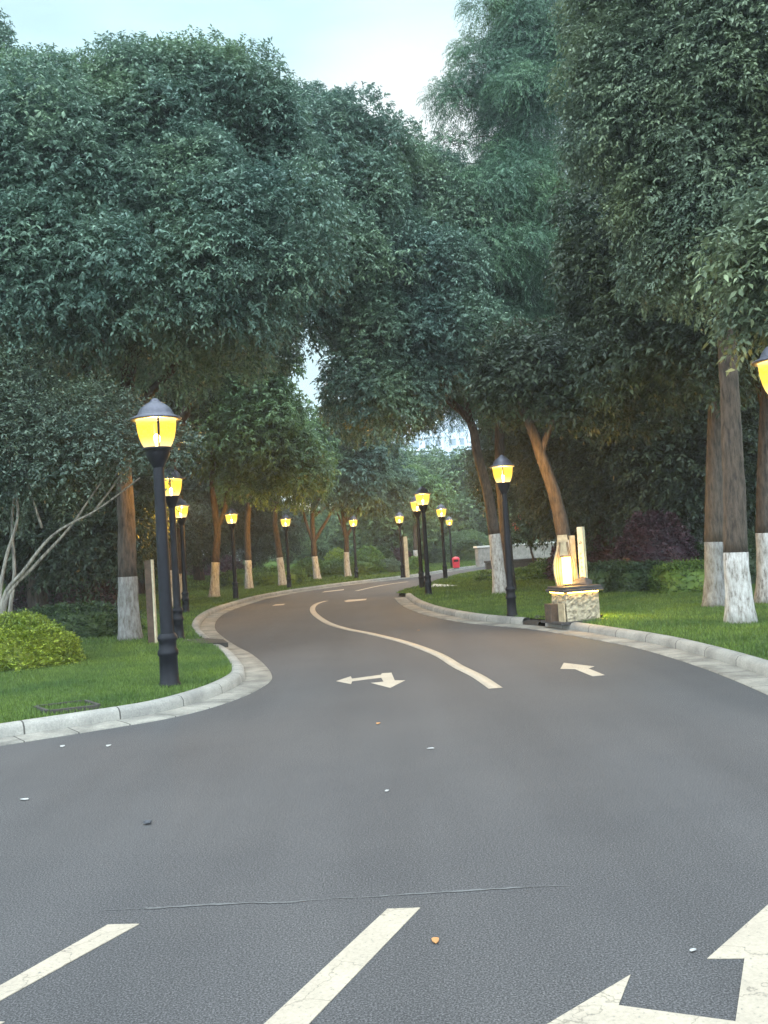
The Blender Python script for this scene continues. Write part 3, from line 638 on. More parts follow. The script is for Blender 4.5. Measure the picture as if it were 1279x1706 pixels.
for i, (px, d, s) in enumerate([(655, 72, 0.9), (700, 84, 1.05), (745, 88, 1.08), (790, 84, 1.0), (668, 100, 1.25), (720, 104, 1.2), (775, 105, 1.2), (835, 92, .95), (880, 80, .85), (930, 95, 1.1), (618, 84, 1.15), (980, 80, 1.1), (505, 78, .55), (545, 82, .6), (470, 84, .6), (585, 88, .75)]):
    put(PB, px, d, s, 'low light green tree far behind the dark forked tree' if px < 600 else FG if px < 830 else 'light green tree beyond the stone terrace wall', i * 1.1)

# far trees with painted bases by the bend
for px, py, top, dx, lab in ((693, 947, 700, 3, 'slim tree with thin white base left of the pair of right lamps'), (766, 934, 700, 0, 'far tree with white base beside the red litter bin'), (749, 934, 720, 2, 'thin far tree with grey white base left of the red bin')):
    d0 = at(px, py, LZ).y; q = 1600 / d0
    tree('camphor_tree', (px, py), [[(px - 1, py - 25, 0), (px - 2, py - 60, 0), (px - 4, py - 110, 0)]], [(px - 5, py - 5.0 * q, 0, 1.8, 1.8, 1.4), (px + 15, py - 4.2 * q, 0, 1.3, 1.4, 1.0)],
         MT['camphor_green'], lab, 0.16 if px < 760 else 0.28, 1.05 if px < 760 else 1.6, (0.26, 0.11), 0.9, 0.9, px)

# ------------------------------------------------------------------ shrubs and hedges
def bush(name, px, py, w, dp, h, mt, label, leaf=(0.07, 0.035), pr=0.3, cover=1.0, seed=1, group='shrubs and hedges', cat='bush', square=2.0, rz=0.0, dz=0.0, dist=None):
    b = at(px, py, LZ) if dist is None else Wp(px, py, dist); zb = b.z if dist else LZ; b.y += dp; b.x *= b.y / (b.y - dp); b.z = zb + dz - (0.06 if dist else 0); rng = np.random.default_rng(seed)
    t = empty(name, b, label, cat, group, rz)
    n = int(4 * np.pi * ((w * dp + w * h + dp * h) / 3) * 0.62 / (leaf[0] * leaf[1] * 0.55) * cover * 2.6 / 7)
    u = nrm(rng.normal(0, 1, (n, 3))); u[:, 2] = np.where(u[:, 2] < -0.1, -u[:, 2], u[:, 2])
    sq = (np.abs(u) ** square).sum(1, keepdims=True) ** (-1 / square)
    lump = 1 + 0.05 * np.sin(u[:, :1] * 7 + seed) * np.sin(u[:, 1:2] * 6 + u[:, 2:] * 5) + 0.03 * np.sin(u[:, :1] * 17 + u[:, 2:] * 19 + seed)
    P = u * sq * lump * np.array([w, dp, h]) * rng.uniform(0.86, 1.0, (n, 1)); P[:, 2] = np.maximum(P[:, 2], 0.02)
    leaf_obj('foliage', sprays(rng, P, u + UP * 0.35 + rng.normal(0, 0.45, u.shape), 7, leaf[0] * 1.6, leaf[0], leaf[1], 0.7, 0.1, 0.0).reshape(-1, 3), mt, t)
    core = MB(); k = 14
    cv = fib(160); sq = (np.abs(cv) ** square).sum(1, keepdims=True) ** (-1 / square); cv = cv * sq * np.array([w, dp, h]) * 0.86
    st = random.Random(seed)
    for _ in range(26):                                 # the twiggy inside
        q = cv[st.randrange(160)]; q = (q[0], q[1], abs(q[2])); core.tube([(q[0] * .15, q[1] * .15, -0.03), (q[0] * .6, q[1] * .6, q[2] * .5), q], [0.03, 0.02, 0.008], 5, 1)
    me = core
    me.build('stem', MT['bark'], t)
    v = cv.copy(); v[:, 2] = np.maximum(v[:, 2], -0.02)
    import bmesh
    bm = bmesh.new()
    for p in v: bm.verts.new(p)
    bmesh.ops.convex_hull(bm, input=bm.verts); hm = bpy.data.meshes.new('inner_foliage'); bm.to_mesh(hm); bm.free(); hm.materials.append(mt)
    link('inner_foliage', hm, t)
    return t
bush('clipped_bush', 10, 1128, 1.12, 1.0, 0.80, MT['bright'], 'yellow green clipped bush on the near left lawn', (0.044, 0.023), seed=3, cover=1.0)
bush('hedge', 120, 1068, 1.3, 0.9, 0.62, MT['hedge_dark'], 'low dark hedge between the yellow green bush and the big white based tree', seed=4, square=4)
bush('purple_hedge', 110, 1022, 1.6, 1.0, 1.25, MT['purple'], 'dark purple hedge in shade behind the low dark hedge', (0.08, 0.045), seed=5, square=3)
bush('light_tinted_shrub', 182, 1014, 0.2, 0.2, 0.3, MT['bright'], 'small shrub coloured as if lit yellow by a ground light left of the big white tree base', (0.08, 0.045), seed=6)  # yellow leaf colour stands in for a ground light on the leaves
bush('hedge', 438, 977, 2.0, 0.6, 0.78, MT['hedge'], 'box hedge lit by lamps behind two white based trunks', (0.1, 0.05), seed=7, square=6)
bush('hedge', 497, 972, 0.42, 0.5, 0.5, MT['hedge'], 'small round ended hedge right of the fifth left lamp', (0.1, 0.05), seed=8, square=3)
bush('purple_hedge', 350, 972, 2.2, 0.8, 1.5, MT['purple'], 'dark purple hedge behind the yellow lamplit trunk', (0.12, 0.06), seed=9, square=3)
bush('hedge', 518, 956, 0.8, .7, 0.85, MT['hedge'], 'hedge at the left end of the long mound hedge', (0.10, 0.05), seed=30, square=3, dist=54)
bush('hedge', 582, 958, 2.05, 0.8, 0.95, MT['hedge'], 'long low mound hedge behind the orange trunk', (0.10, 0.05), seed=10, square=3, dist=55)
bush('round_bush', 563, 946, 0.85, 0.8, 1.15, MT['bright'], 'yellow green round bush glowing beside the orange trunk', (0.10, 0.05), seed=11, dist=59)
bush('round_bush', 615, 943, 1.0, 0.9, 1.2, MT['hedge'], 'large dark green round bush right of the orange trunk', (0.10, 0.05), seed=12, dist=60)
bush('round_bush', 638, 938, 0.75, 0.8, 1.0, MT['hedge_dark'], 'dark green bush at the right end of the bush group', (0.10, 0.05), seed=13, dist=62)
bush('round_bush', 608, 950, 0.7, 0.7, 0.75, MT['camphor_grey'], 'grey green bush in front of the large round bush', (0.09, 0.04), seed=14, dist=57)
bush('round_bush', 645, 955, 0.95, 0.8, 0.8, MT['camphor_grey'], 'pale spreading bush left of the yellow lit board', (0.10, 0.04), seed=15, dist=56)
bush('round_bush', 668, 937, 0.75, 0.8, 0.95, MT['purple'], 'dark round bush behind the yellow lit board', (0.10, 0.05), seed=16, dist=63)
bush('round_bush', 690, 944, 0.6, 0.6, 0.6, MT['hedge'], 'low bush right of the yellow lit board', (0.10, 0.05), seed=17, dist=60)
bush('round_bush', 535, 940, 0.8, 0.8, 1.0, MT['hedge_dark'], 'dark bush behind the left end of the mound hedge', (0.10, 0.05), seed=33, dist=61)
bush('hedge', 728, 936, 1.6, 0.8, 0.9, MT['hedge_dark'], 'dark hedge behind the cluster of right lamps', (0.12, 0.06), seed=18, square=3, dist=72)
bush('hedge', 783, 930, 0.9, 0.8, 1.2, MT['hedge_dark'], 'dark boxy hedge at the left end of the terrace wall', (0.12, 0.06), seed=19, square=4, dist=67)
bush('round_bush', 775, 912, 2.0, 1.0, 1.3, MT['far_green'], 'grey green bushes rising behind the dark boxy hedge', (0.13, 0.06), seed=34, dist=76)
bush('clipped_ball', 1095, 985, 1.1, 1.0, 1.95, MT['purple'], 'big dark purple clipped ball in shade right of the sign', (0.08, 0.045), seed=20)
bush('clipped_ball', 1062, 968, 1.35, 1.1, 2.75, MT['purple'], 'second purple shrub rising behind the big purple ball', (0.09, 0.05), seed=21)
bush('clipped_ball', 965, 968, 1.0, 0.8, 1.55, MT['purple'], 'reddish purple arching shrub behind the sign', (0.09, 0.05), seed=22)
bush('hedge', 1010, 994, 0.9, 0.7, 0.72, MT['hedge_dark'], 'dark low hedge just right of the sign', seed=23, square=4)
bush('hedge', 1075, 992, 0.85, 0.6, 0.68, MT['hedge_dark'], 'dark low hedge below the big purple ball', seed=24, square=4)
bush('hedge', 1145, 993, 0.75, 0.6, 0.66, MT['hedge'], 'boxy low hedge left of the grey painted tree base', seed=25, square=5)
bush('hedge', 985, 966, 1.1, .7, .95, MT['hedge'], 'green hedge behind the sign under the purple arch', (0.08, 0.04), seed=29, square=3)
bush('spreading_juniper', 912, 964, 0.85, 0.6, 0.62, MT['hedge'], 'loose spreading green shrub between right lamp and sign', (0.1, 0.035), seed=26)
bush('spreading_juniper', 878, 968, 0.6, 0.5, 0.35, MT['hedge'], 'low leafy shrub at the foot of the spreading shrub', (0.1, 0.035), seed=27)
bush('spreading_juniper', 812, 969, 0.45, 0.35, 0.3, MT['hedge'], 'tiny leafy shrub on the lawn left of the beige painted base', (0.1, 0.04), seed=28)
bush('hedge', 1240, 975, 1.4, .8, 1.2, MT['hedge_dark'], 'dark hedge between the right painted tree bases', (0.08, 0.04), seed=31, square=3)

# small leafy tree with red flowers before the terrace wall
tree('flowering_shrub', (891, 950), [[(888, 930, 0), (880, 900, 0), (876, 880, 0)], [(884, 915, 0), (893, 890, 0)]], [(876, 880, 0, 0.8, 0.8, 0.6), (892, 868, 0, 0.6, 0.6, 0.45), (865, 892, 0, .45, .45, .3)], MT['hedge_dark'],
     'small dark shrub with red flowers in front of the terrace wall', 0.06, None, (0.12, 0.06), 0.4, 0.8, 61, group='shrubs and hedges', cat='shrub', flare=1.0)
ft = bpy.data.objects[[o.name for o in bpy.data.objects if o.name.startswith('flowering_shrub')][0]]
rd = random.Random(8)
for px, py in ((865, 862), (890, 858), (860, 880), (883, 872), (900, 866), (856, 872)):
    p = Wp(px, py, ft.location.y - 0.7) - ft.location; f = MB()
    for k in range(6):
        a = k * 1.05; u = Vector((math.cos(a), -0.4, math.sin(a))) * 0.09; f.add([p, p + u + Vector((0.03, 0, .03)), p + u * 1.5, p + u - Vector((.03, 0, .03))], [(0, 1, 2, 3)])
    f.build('flower', MT['flower'], ft)

# multi stemmed pale shrub at the left edge
cb = at(8, 1108, LZ); cb.z = LZ - 0.02
ct = empty('crepe_myrtle', cb, 'leafy shrub tree with many pale slanting stems at the left edge', 'tree')
def cp(px, py, dy=0): return Wp(px, py, cb.y + dy) - cb
tm = MB()
for k, st in enumerate([[(5, 1000), (40, 950), (90, 890), (160, 850), (215, 810), (240, 790)], [(10, 1000), (60, 940), (115, 880), (150, 830), (200, 760)], [(18, 1005), (24, 950), (20, 860), (35, 760), (60, 680)], [(0, 1000), (10, 930), (30, 850), (10, 740), (0, 650)],
                        [(-10, 1000), (-40, 900), (-60, 780), (-50, 660)], [(70, 880), (45, 800), (30, 730), (15, 640)], [(150, 860), (195, 800), (225, 740)], [(2, 1000), (-20, 940), (-70, 860), (-120, 780)]]):
    c = catmull([tuple(Vector((0.02 * k - .06, 0.03 * (k % 3), 0))) if k not in (5, 6) else tuple(cp(*st[0]))] + [tuple(cp(x, y, 0.15 * ((k * 7) % 5 - 2) * (i / 4))) for i, (x, y) in enumerate(st)], 0.12)
    r1 = 0.04 if k < 5 else 0.022
    tm.tube(c, [r1 * (1 - 0.8 * i / len(c)) for i in range(len(c))], 8, k, 0.06)
tm.build('stems', MT['bark_grey'], ct, True)
ms = [(np.array(cp(x, y, d)), (rx, rx, rz)) for x, y, d, rx, rz in [(30, 720, 0, .9, .75), (110, 760, -.2, .75, .55), (180, 740, -.1, .65, .5), (-60, 700, 0, .9, .8), (20, 640, .2, .6, .5), (140, 690, .3, .7, .35), (70, 820, .3, .6, .35), (235, 760, -.2, .3, .25), (290, 745, -.3, .22, .08), (215, 690, .1, .3, .12), (-30, 820, .2, .6, .4)]]
leaf_obj('crown', crown_leaves(np.random.default_rng(5), ms, 0.3, (0.062, 0.028), 0.36, 10, 0.3, 0.8, 0.15, 0.1, None, 0.05), MT['shrub'], ct)

# leafy branch tip hanging in at the right edge, part of a tree standing outside the frame
tree('camphor_tree', (1420, 1090), [[(1415, 980, 0), (1405, 800, 0), (1400, 600, 0), (1380, 480, 0)]], [(1282, 515, 0.5, 0.36, 0.5, 0.36), (1360, 440, 0, 0.9, 0.9, 0.7), (1420, 380, 0, 1.2, 1.2, 0.9)], MT['camphor_grey'],
     'tree outside the right edge showing only a leafy branch tip above the cut lamp', 0.2, 1.1, (0.1, 0.045), 0.45, 0.9, 71)

# ------------------------------------------------------------------ lamps
def make_lamp():
    t = empty('street_lamp', (0, 0, 0), '', 'street lamp', 'lamps along the road')
    MB().lathe([(0, 0), (0.125, 0), (0.125, 0.05), (0.108, 0.08), (0.102, 0.36), (0.118, 0.38), (0.118, 0.42), (0.1, 0.45), (0.098, 0.53), (0.112, 0.55), (0.112, 0.58), (0.086, 0.62)], 20).build('base', MT['black'], t, True)
    MB().lathe([(0.076, 0.61), (0.071, 1.2), (0.063, 2.2), (0.061, 2.52)], 20).build('post', MT['black'], t, True)
    MB().lathe([(0.061, 2.50), (0.080, 2.54), (0.112, 2.60), (0.14, 2.66), (0.14, 2.695), (0.166, 2.705), (0.166, 2.73), (0.10, 2.732), (0, 2.733)], 24).build('fitter', MT['black'], t, True)
    prof = [(0.146, 2.733), (0.172, 2.775), (0.197, 2.84), (0.213, 2.91), (0.222, 2.98), (0.227, 3.045)]
    for k in range(4):
        a = k * math.pi / 2 + 0.07
        MB().lathe(prof, 10, a, a + math.pi / 2 - 0.14).build('glass_panel', MT['glass'], t, True)
        rb = MB(); rb.lathe([(r + 0.006, z) for r, z in prof], 1, a - 0.125, a - 0.015); rb.lathe([(r - 0.01, z) for r, z in prof], 1, a - 0.125, a - 0.015)
        rb.build('rib', MT['black'], t)
    MB().lathe([(0.236, 3.046), (0.285, 3.05), (0.292, 3.06), (0.286, 3.07), (0.235, 3.092), (0.21, 3.104), (0.20, 3.125), (0.183, 3.16), (0.15, 3.20), (0.105, 3.234), (0.062, 3.256), (0.052, 3.262), (0.048, 3.278), (0.03, 3.293), (0, 3.30)], 28).build('cap', MT['cap'], t, True)
    MB().lathe([(0.0, 2.735), (0.022, 2.735), (0.022, 2.77), (0.034, 2.80), (0.042, 2.83), (0.034, 2.87), (0, 2.89)], 12).build('bulb', MT['bulb'], t, True)
    li = bpy.data.lights.new('lamp_light', 'POINT'); li.energy = LAMP_W; li.color = LAMP_COL; li.shadow_soft_size = 0.07
    lo = bpy.data.objects.new('lamp_light', li); COL.objects.link(lo); lo.parent = t; lo.location = (0, 0, 2.92)
    return t
lamp0 = make_lamp()
LAMPS = [(283, 1145, 'nearest left lamp on black post standing alone on the near lawn'), (298, 1066, 'second left lamp half hidden behind the nearest black post'),
         (310, 1021, 'third left lamp with full lantern just right of the half hidden one'), (393, 998, 'fourth left lamp beside the yellow forked trunk'), (482, 980, 'fifth left lamp beside the brown leaning trunk'),
         (594, 965, 'sixth left lamp in front of the glowing orange tree'), (671, 961.5, 'far left lamp beside the yellow lit board'),
         (1341, 1112, 'lamp cut off by the right photo edge'), (853, 1027, 'right lamp standing in front of the leaning dark tree'), (714, 992, 'taller front lamp of the overlapping pair at the lawn nose'),
         (703, 981, 'rear lamp of the overlapping pair at the lawn nose'), (742, 964.5, 'lamp right of the overlapping pair by the far road'), (753, 946, 'small far lamp beside the red litter bin')]
LSC = {0: (1.02, 1.025), 7: (1.0, 1.02), 8: (0.86, 0.95)}
dim = []
LPW = {0: 420.0, 1: 200.0, 7: 300.0}        # the nearest lamps burn dimmer
for i, (px, py, lab) in enumerate(LAMPS):
    o = lamp0 if i == 0 else copy_tree(lamp0)
    k = LSC.get(i, (0.92, 0.98)); o.scale = (k[0], k[0], k[1])
    if i in LPW:
        for c in o.children:
            if c.type == 'LIGHT': dim.append((c, LPW[i]))
    p = at(px, py, LZ); o.location = (p.x, p.y, LZ - 0.01); o.rotation_euler = (0, 0, math.atan2(-p.y, -p.x) + math.pi / 4 + math.pi / 4 + random.Random(i + 2).uniform(-.12, .12)); o['label'] = lab

for c, e in dim:
    c.data = c.data.copy(); c.data.energy = e

# ------------------------------------------------------------------ stone lantern sign
sb = at(960, 1034, LZ); sb.z = LZ - 0.01
sign = empty('lantern_sign', sb, 'stone block sign with carved boards and glowing lantern panel on the right lawn', 'sign', rz=R(16))
q = MB(); rd = random.Random(4)
n = 12
def rough_box(mb, hx, hy, z0, z1, n=12, amp=0.014):
    for ax in range(4):
        d = [Vector((0, -1)), Vector((1, 0)), Vector((0, 1)), Vector((-1, 0))][ax]; s = Vector((-d.y, d.x)); h0, h1 = (hy, hx) if ax % 2 == 0 else (hx, hy); vs = []
        for i in range(n + 1):
            for j in range(n + 1):
                e = 0 if i in (0, n) or j in (0, n) else rd.uniform(0, amp) - amp * .3
                p = d * (h0 + e) + s * h1 * (2 * j / n - 1); vs.append((p.x, p.y, z0 + (z1 - z0) * i / n))
        mb.add(vs, [(i * (n + 1) + j, i * (n + 1) + j + 1, (i + 1) * (n + 1) + j + 1, (i + 1) * (n + 1) + j) for i in range(n) for j in range(n)])
    return mb.add([(-hx, -hy, z1), (hx, -hy, z1), (hx, hy, z1), (-hx, hy, z1)], [(0, 1, 2, 3)])
MB().box((-0.02, 0, 0.012), (0.47, 0.40, 0.02)).build('plinth', MT['slab'], sign, bevel=0.005)
rough_box(MB(), 0.31, 0.28, 0.03, 0.52, 16, 0.03).build('stone_block', MT['rock'], sign)
MB().box((0, 0, 0.552), (0.385, 0.345, 0.024)).box((0, 0, 0.60), (0.36, 0.32, 0.022)).build('slab', MT['slab'], sign, bevel=0.008)
tl = MB()
for x, y in ((0.0, -0.312), (0.0, 0.312)): tl.box((x, y, 0.518), (0.29, 0.006, 0.006))
tl.box((-0.342, 0, 0.518), (0.006, 0.26, 0.006)); tl.build('light_strip', MT['strip'], sign)
rk = MB().tube([(-0.18, -0.05, 0.63), (0.02, -0.06, 0.645), (0.16, -0.05, 0.67), (0.3, -0.04, 0.655)], [0.04, 0.065, 0.095, 0.05], 9, 3, 0.2); rk.build('base_rock', MT['slab'], sign)
def vase_board(x0, y0, w, h, dirn):
    o = []
    for i in range(15):
        u = i / 14; wd = w * (0.55 + 0.45 * math.sin(min(1, u * 1.35) * math.pi * 0.72 + 0.55)) * (1 - 0.42 * max(0, u - .45) / .55); o.append((wd, u * h))
    pts = [(-a, z) for a, z in o] + [(a, z) for a, z in reversed(o)]; m_ = len(pts)
    vs = [(x0 + px, y0 - 0.025, 0.63 + z) for px, z in pts] + [(x0 + px, y0 + 0.025, 0.63 + z) for px, z in pts]
    return MB().add(vs, [tuple(reversed(range(m_))), tuple(range(m_, 2 * m_))] + [(i, (i + 1) % m_, m_ + (i + 1) % m_, m_ + i) for i in range(m_)]), o
vb, oo = vase_board(-0.14, 0.05, 0.2, 0.88, 1); bo = vb.build('carved_board', MT['carved'], sign)
for k, s in enumerate((0.82, 0.62, -0.62, -0.82)):
    MB().tube([(-0.14 + w * s, 0.022, 0.63 + z) for w, z in oo[:13]], [0.007] * 13, 5).build('groove', MT['carved_dark'], bo)
MB().box((0.07, 0.10, 1.06), (0.05, 0.022, 0.43)).build('rear_plank', MT['carved'], sign, bevel=0.004)
MB().box((-0.15, -0.06, 0.895), (0.065, 0.055, 0.235)).build('lantern_panel', MT['lantern'], sign, bevel=0.006)
MB().box((-0.15, -0.06, 1.14), (0.072, 0.062, 0.012)).build('lantern_cap', MT['carved_dark'], sign)
pl = MB().box((0.20, 0.0, 1.13), (0.05, 0.065, 0.50), Matrix.Rotation(R(-46), 3, 'Z')).build('name_plank', MT['pale_timber'], sign, bevel=0.004)
rot = Matrix.Rotation(R(-46), 3, 'Z')
for k, (zz, sc) in enumerate([(1.36, 1.0), (1.17, .8), (1.09, .8), (1.01, .8), (0.93, .8), (0.85, .8)]):      # the column of small dark characters
    ch = MB(); r_ = random.Random(30 + k)
    for _ in range(5):
        cx, cz = r_.uniform(-.02, .02), r_.uniform(-.022, .022)
        if r_.random() < .5: hx, hz = r_.uniform(.008, .02), .0032
        else: hx, hz = .0032, r_.uniform(.008, .02)
        c = rot @ Vector((cx * sc, -0.0672, 0)) + Vector((0.20, 0, zz + cz * sc)); ch.box(c, (hx * sc, 0.0012, hz * sc), rot)
    ch.build('character', MT['ink'], pl)
MB().box((-0.42, 0.08, 0.17), (0.07, 0.13, 0.16)).build('side_box', MT['timber'], sign, bevel=0.006)
MB().box((-0.36, -0.19, 0.18), (0.012, 0.11, 0.155)).build('side_panel', MT['carved'], sign)
li = bpy.data.lights.new('panel_light', 'POINT'); li.energy = 45; li.color = (1, 0.55, 0.12); li.shadow_soft_size = 0.1
lo = bpy.data.objects.new('panel_light', li); COL.objects.link(lo); lo.parent = sign; lo.location = (-0.17, -0.22, 0.86)
# little ground spotlight at the foot of the sign
gs = at(1000, 1031, LZ); gs.z = LZ
sp = empty('ground_spotlight', gs, 'tiny ground spotlight in the grass right of the stone block', 'spotlight', rz=R(10))
MB().lathe([(0, 0), (0.04, 0), (0.045, 0.05), (0.05, 0.07)], 12).build('housing', MT['black'], sp, True)
MB().lathe([(0.0, 0.06), (0.048, 0.062)], 12).build('lens', MT['strip'], sp)
li = bpy.data.lights.new('spot_light', 'POINT'); li.energy = 34; li.color = (1, 0.8, 0.12); li.shadow_soft_size = 0.03
lo = bpy.data.objects.new('spot_light', li); COL.objects.link(lo); lo.parent = sp; lo.location = (0.06, -0.08, 0.28)

# ------------------------------------------------------------------ posts, boards, tag, bin, cover
p = at(254, 1076, LZ); st = empty('stake', (p.x, p.y, LZ - 0.03), 'square brown stake with a pale edge between big tree and nearest lamp post', 'post')
hz = (1076 - 934) / 1600 * p.y + 0.03
MB().box((0, 0, hz / 2), (0.06, 0.05, hz / 2)).build('post', MT['timber'], st, bevel=0.004)
MB().box((0.073, -0.01, hz / 2 + .01), (0.014, 0.05, hz / 2)).build('edge_strip', MT['pale_timber'], st)
p = at(679, 961, LZ); bd = empty('lit_board', (p.x, p.y, LZ - 0.02), 'tall narrow board shining yellow beside the far left lamp', 'board')
MB().box((0, 0, 1.0), (0.1, 0.04, 1.0), taper=0.9).build('board', MT['pale_timber'], bd, bevel=0.004)
MB().box((-0.13, 0, 1.0), (0.03, 0.04, 1.0)).build('side_post', MT['timber'], bd)
p = at(512, 950, LZ); b2 = empty('pale_post', (p.x, p.y, LZ - 0.02), 'pale tapered post seen left of the dark forked tree', 'post')
MB().box((0, 0, 1.15), (0.14, 0.1, 1.15), taper=0.75).build('post', MT['pale_timber'], b2, bevel=0.01)
MB().box((-0.17, 0.0, 1.05), (0.03, 0.06, 1.05)).build('side_post', MT['timber'], b2)
p = at(1163, 960, LZ)
for k, (px, py, y2) in enumerate(((1163, 880, 835), (1140, 868, 845))):
    a = Wp(px, py, 27); b_ = Wp(px - 3 if k == 0 else px + 5, y2, 27); a.z = LZ - .02; a.x += 0.1
    t = empty('support_pole', a, ['white slanted support pole far behind the grey painted base', 'thin white pole left of the slanted white pole'][k], 'pole')
    MB().tube([(0, 0, 0), b_ - a], [0.09 - .04 * k, 0.08 - .04 * k], 8).build('pole', MT['coping'], t); MB().tube([(b_ - a) * 0.7 + Vector((-.1, -.09, 0)), (b_ - a) * .7 + Vector((.1, -.09, .03))], [0.02, 0.02], 6).build('strap', MT['black'], t)
# round tag on the trunk
tp = Wp(1212, 913, at(1193, 1013, LZ).y - 0.25)
tg = empty('round_tag', tp, 'small round blue grey tag hanging on the grey based trunk', 'tag')
MB().lathe([(0, -0.006), (0.05, -0.006), (0.055, 0), (0.05, 0.006), (0, 0.006)], 18).build('disc', MT['blue'], tg, True).rotation_euler = (R(90), 0, R(10))
MB().lathe([(0.05, -0.007), (0.062, -0.007), (0.062, 0.007), (0.05, 0.007)], 18).build('rim', MT['grey'], tg, True).rotation_euler = (R(90), 0, R(10))
MB().tube([(-0.0, 0.01, -0.05), (-.01, 0.06, -0.3)], [0.008, 0.008], 6).build('wire', MT['black'], tg)
# red bin
p = at(760, 947, LZ); rb = empty('litter_bin', (p.x, p.y, LZ), 'small red litter bin by the far bend of the road', 'bin')
MB().box((0, 0, 0.3), (0.2, 0.17, 0.26), taper=1.1).build('body', MT['red'], rb, bevel=0.03)
MB().lathe([(0, .70), (.1, .69), (.2, .65), (.235, .58), (.235, .55), (0, .55)], 16).build('lid', MT['red'], rb, True)
MB().box((0, -0.185, 0.46), (0.13, 0.02, 0.05)).build('slot', MT['black'], rb); MB().box((0, 0, 0.02), (0.15, 0.13, 0.025)).build('foot', MT['black'], rb)
# access cover in the left lawn
cpts = [at(58, 1183, LZ), at(142, 1173, LZ), at(166, 1181, LZ), at(80, 1191, LZ)]
cc = sum(cpts, Vector()) / 4; cv = empty('access_cover', (cc.x, cc.y, LZ - .015), 'grass filled access cover outlined by a thin pale frame in the near lawn', 'cover')
fr = MB()
for k in range(4):
    a, b_ = cpts[k] - cc, cpts[(k + 1) % 4] - cc; dd = (b_ - a).normalized(); s_ = Vector((-dd.y, dd.x, 0)) * 0.018
    fr.poly([a - s_ + dd * .02, b_ - s_ - dd * .02, b_ + s_ - dd * .02, a + s_ + dd * .02], 0.0, 0.062)
fr.build('frame', MT['kerb'], cv); MB().poly([(q_ - cc) * 0.95 for q_ in cpts], -0.01, 0.035).build('tray', MT['lawn'], cv)

# ------------------------------------------------------------------ terrace wall and steps in the far right, tower
wa, wb = at(794, 929, LZ), at(1010, 921, LZ); wa.y = 62; wb.y = 66
wa = Wp(794, 930, 60); wb = Wp(935, 918, 64); wa.z = wb.z = 0.1
tw = empty('terrace_wall', wa, 'low stone terrace wall with pale coping behind the right lamp', 'wall')
dv = wb - wa; nv = Vector((-dv.y, dv.x, 0)).normalized() * 0.15
def wallbox(a, b_, z0, z1, hw, nm, mt):
    d_ = (b_ - a).normalized(); s_ = Vector((-d_.y, d_.x, 0)) * hw
    MB().add([tuple(v + Vector((0, 0, z0))) for v in (a - s_, b_ - s_, b_ + s_, a + s_)] + [tuple(v + Vector((0, 0, z1))) for v in (a - s_, b_ - s_, b_ + s_, a + s_)], [(3, 2, 1, 0), (4, 5, 6, 7), (0, 1, 5, 4), (1, 2, 6, 5), (2, 3, 7, 6), (3, 0, 4, 7)]).build(nm, mt, tw, bevel=0.01)
Z0 = Vector((0, 0, 0))
wallbox(Z0, dv, 0, 1.15, 0.15, 'wall', MT['wallstone']); wallbox(-dv * .01, dv * 1.01, 1.155, 1.27, 0.2, 'coping', MT['coping'])
for k in range(5):
    wallbox(dv * (0.02 + k * .19) + Vector((0, -.165, 0)), dv * (0.05 + k * .19) + Vector((0, -.165, 0)), 0, 1.15, 0.03, 'pier', MT['wallstone'])
p = Wp(850, 928, 50); p.z = LZ - .02
ds = empty('stone_bench', p, 'dark low stone bench with bent pale handrail behind right lamp', 'bench')
MB().box((0, 0, 0.2), (1.3, 0.35, 0.2)).build('base', MT['slab'], ds, bevel=.02); MB().box((0.1, 0, 0.46), (1.45, 0.42, 0.055)).build('seat', MT['slab'], ds, bevel=.02)
MB().tube([(-.9, -.3, .5), (-.9, -.3, .95), (-.8, -.3, 1.05), (-.35, -.3, 1.05), (-.25, -.3, .95), (-.25, -.3, .5)], [0.04] * 6, 8).build('handrail', MT['coping'], ds, True)

tp = Wp(730, 760, 230); tw2 = empty('apartment_tower', (tp.x, tp.y, 0), 'pale blue apartment tower showing through the leaves above the far trees', 'building', rz=R(-8))
MB().box((-6, 0, 15), (8, 7, 15)).box((6.5, 1, 17.0), (4.5, 7, 17.0)).build('wall', MT['wall'], tw2)
MB().box((12.8, 2, 12.5), (1.8, 6, 12.5)).build('wing', MT['band'], tw2)
for k in range(10): MB().box((-6, -7.15, 3 * k + 2.9), (8.1, .3, .16)).build('balcony_band', MT['band'], tw2)
for k in range(5, 11):
    for i, x in enumerate((-12.6, -10, -7.3, -4.6, -1.8, 0.6, 4, 6.2, 8.9)):
        if k == 10 and x < 2: continue
        f = MB().box((x, -7.04 if x < 2 else -6.04, 3 * k + 1.4), (0.5 if i % 3 else 0.8, .06, 0.75)).build('window', MT['pane'], tw2)
for k in range(5, 8): MB().box((12.8, -4.03, 3 * k + 1.2), (0.9, .05, 0.6)).build('window', MT['pane'], tw2)
MB().box((-6, 0, 30.5), (8.3, 7.3, .5)).box((6.5, 1, 34.5), (4.8, 7.3, .5)).build('roof', MT['band'], tw2)

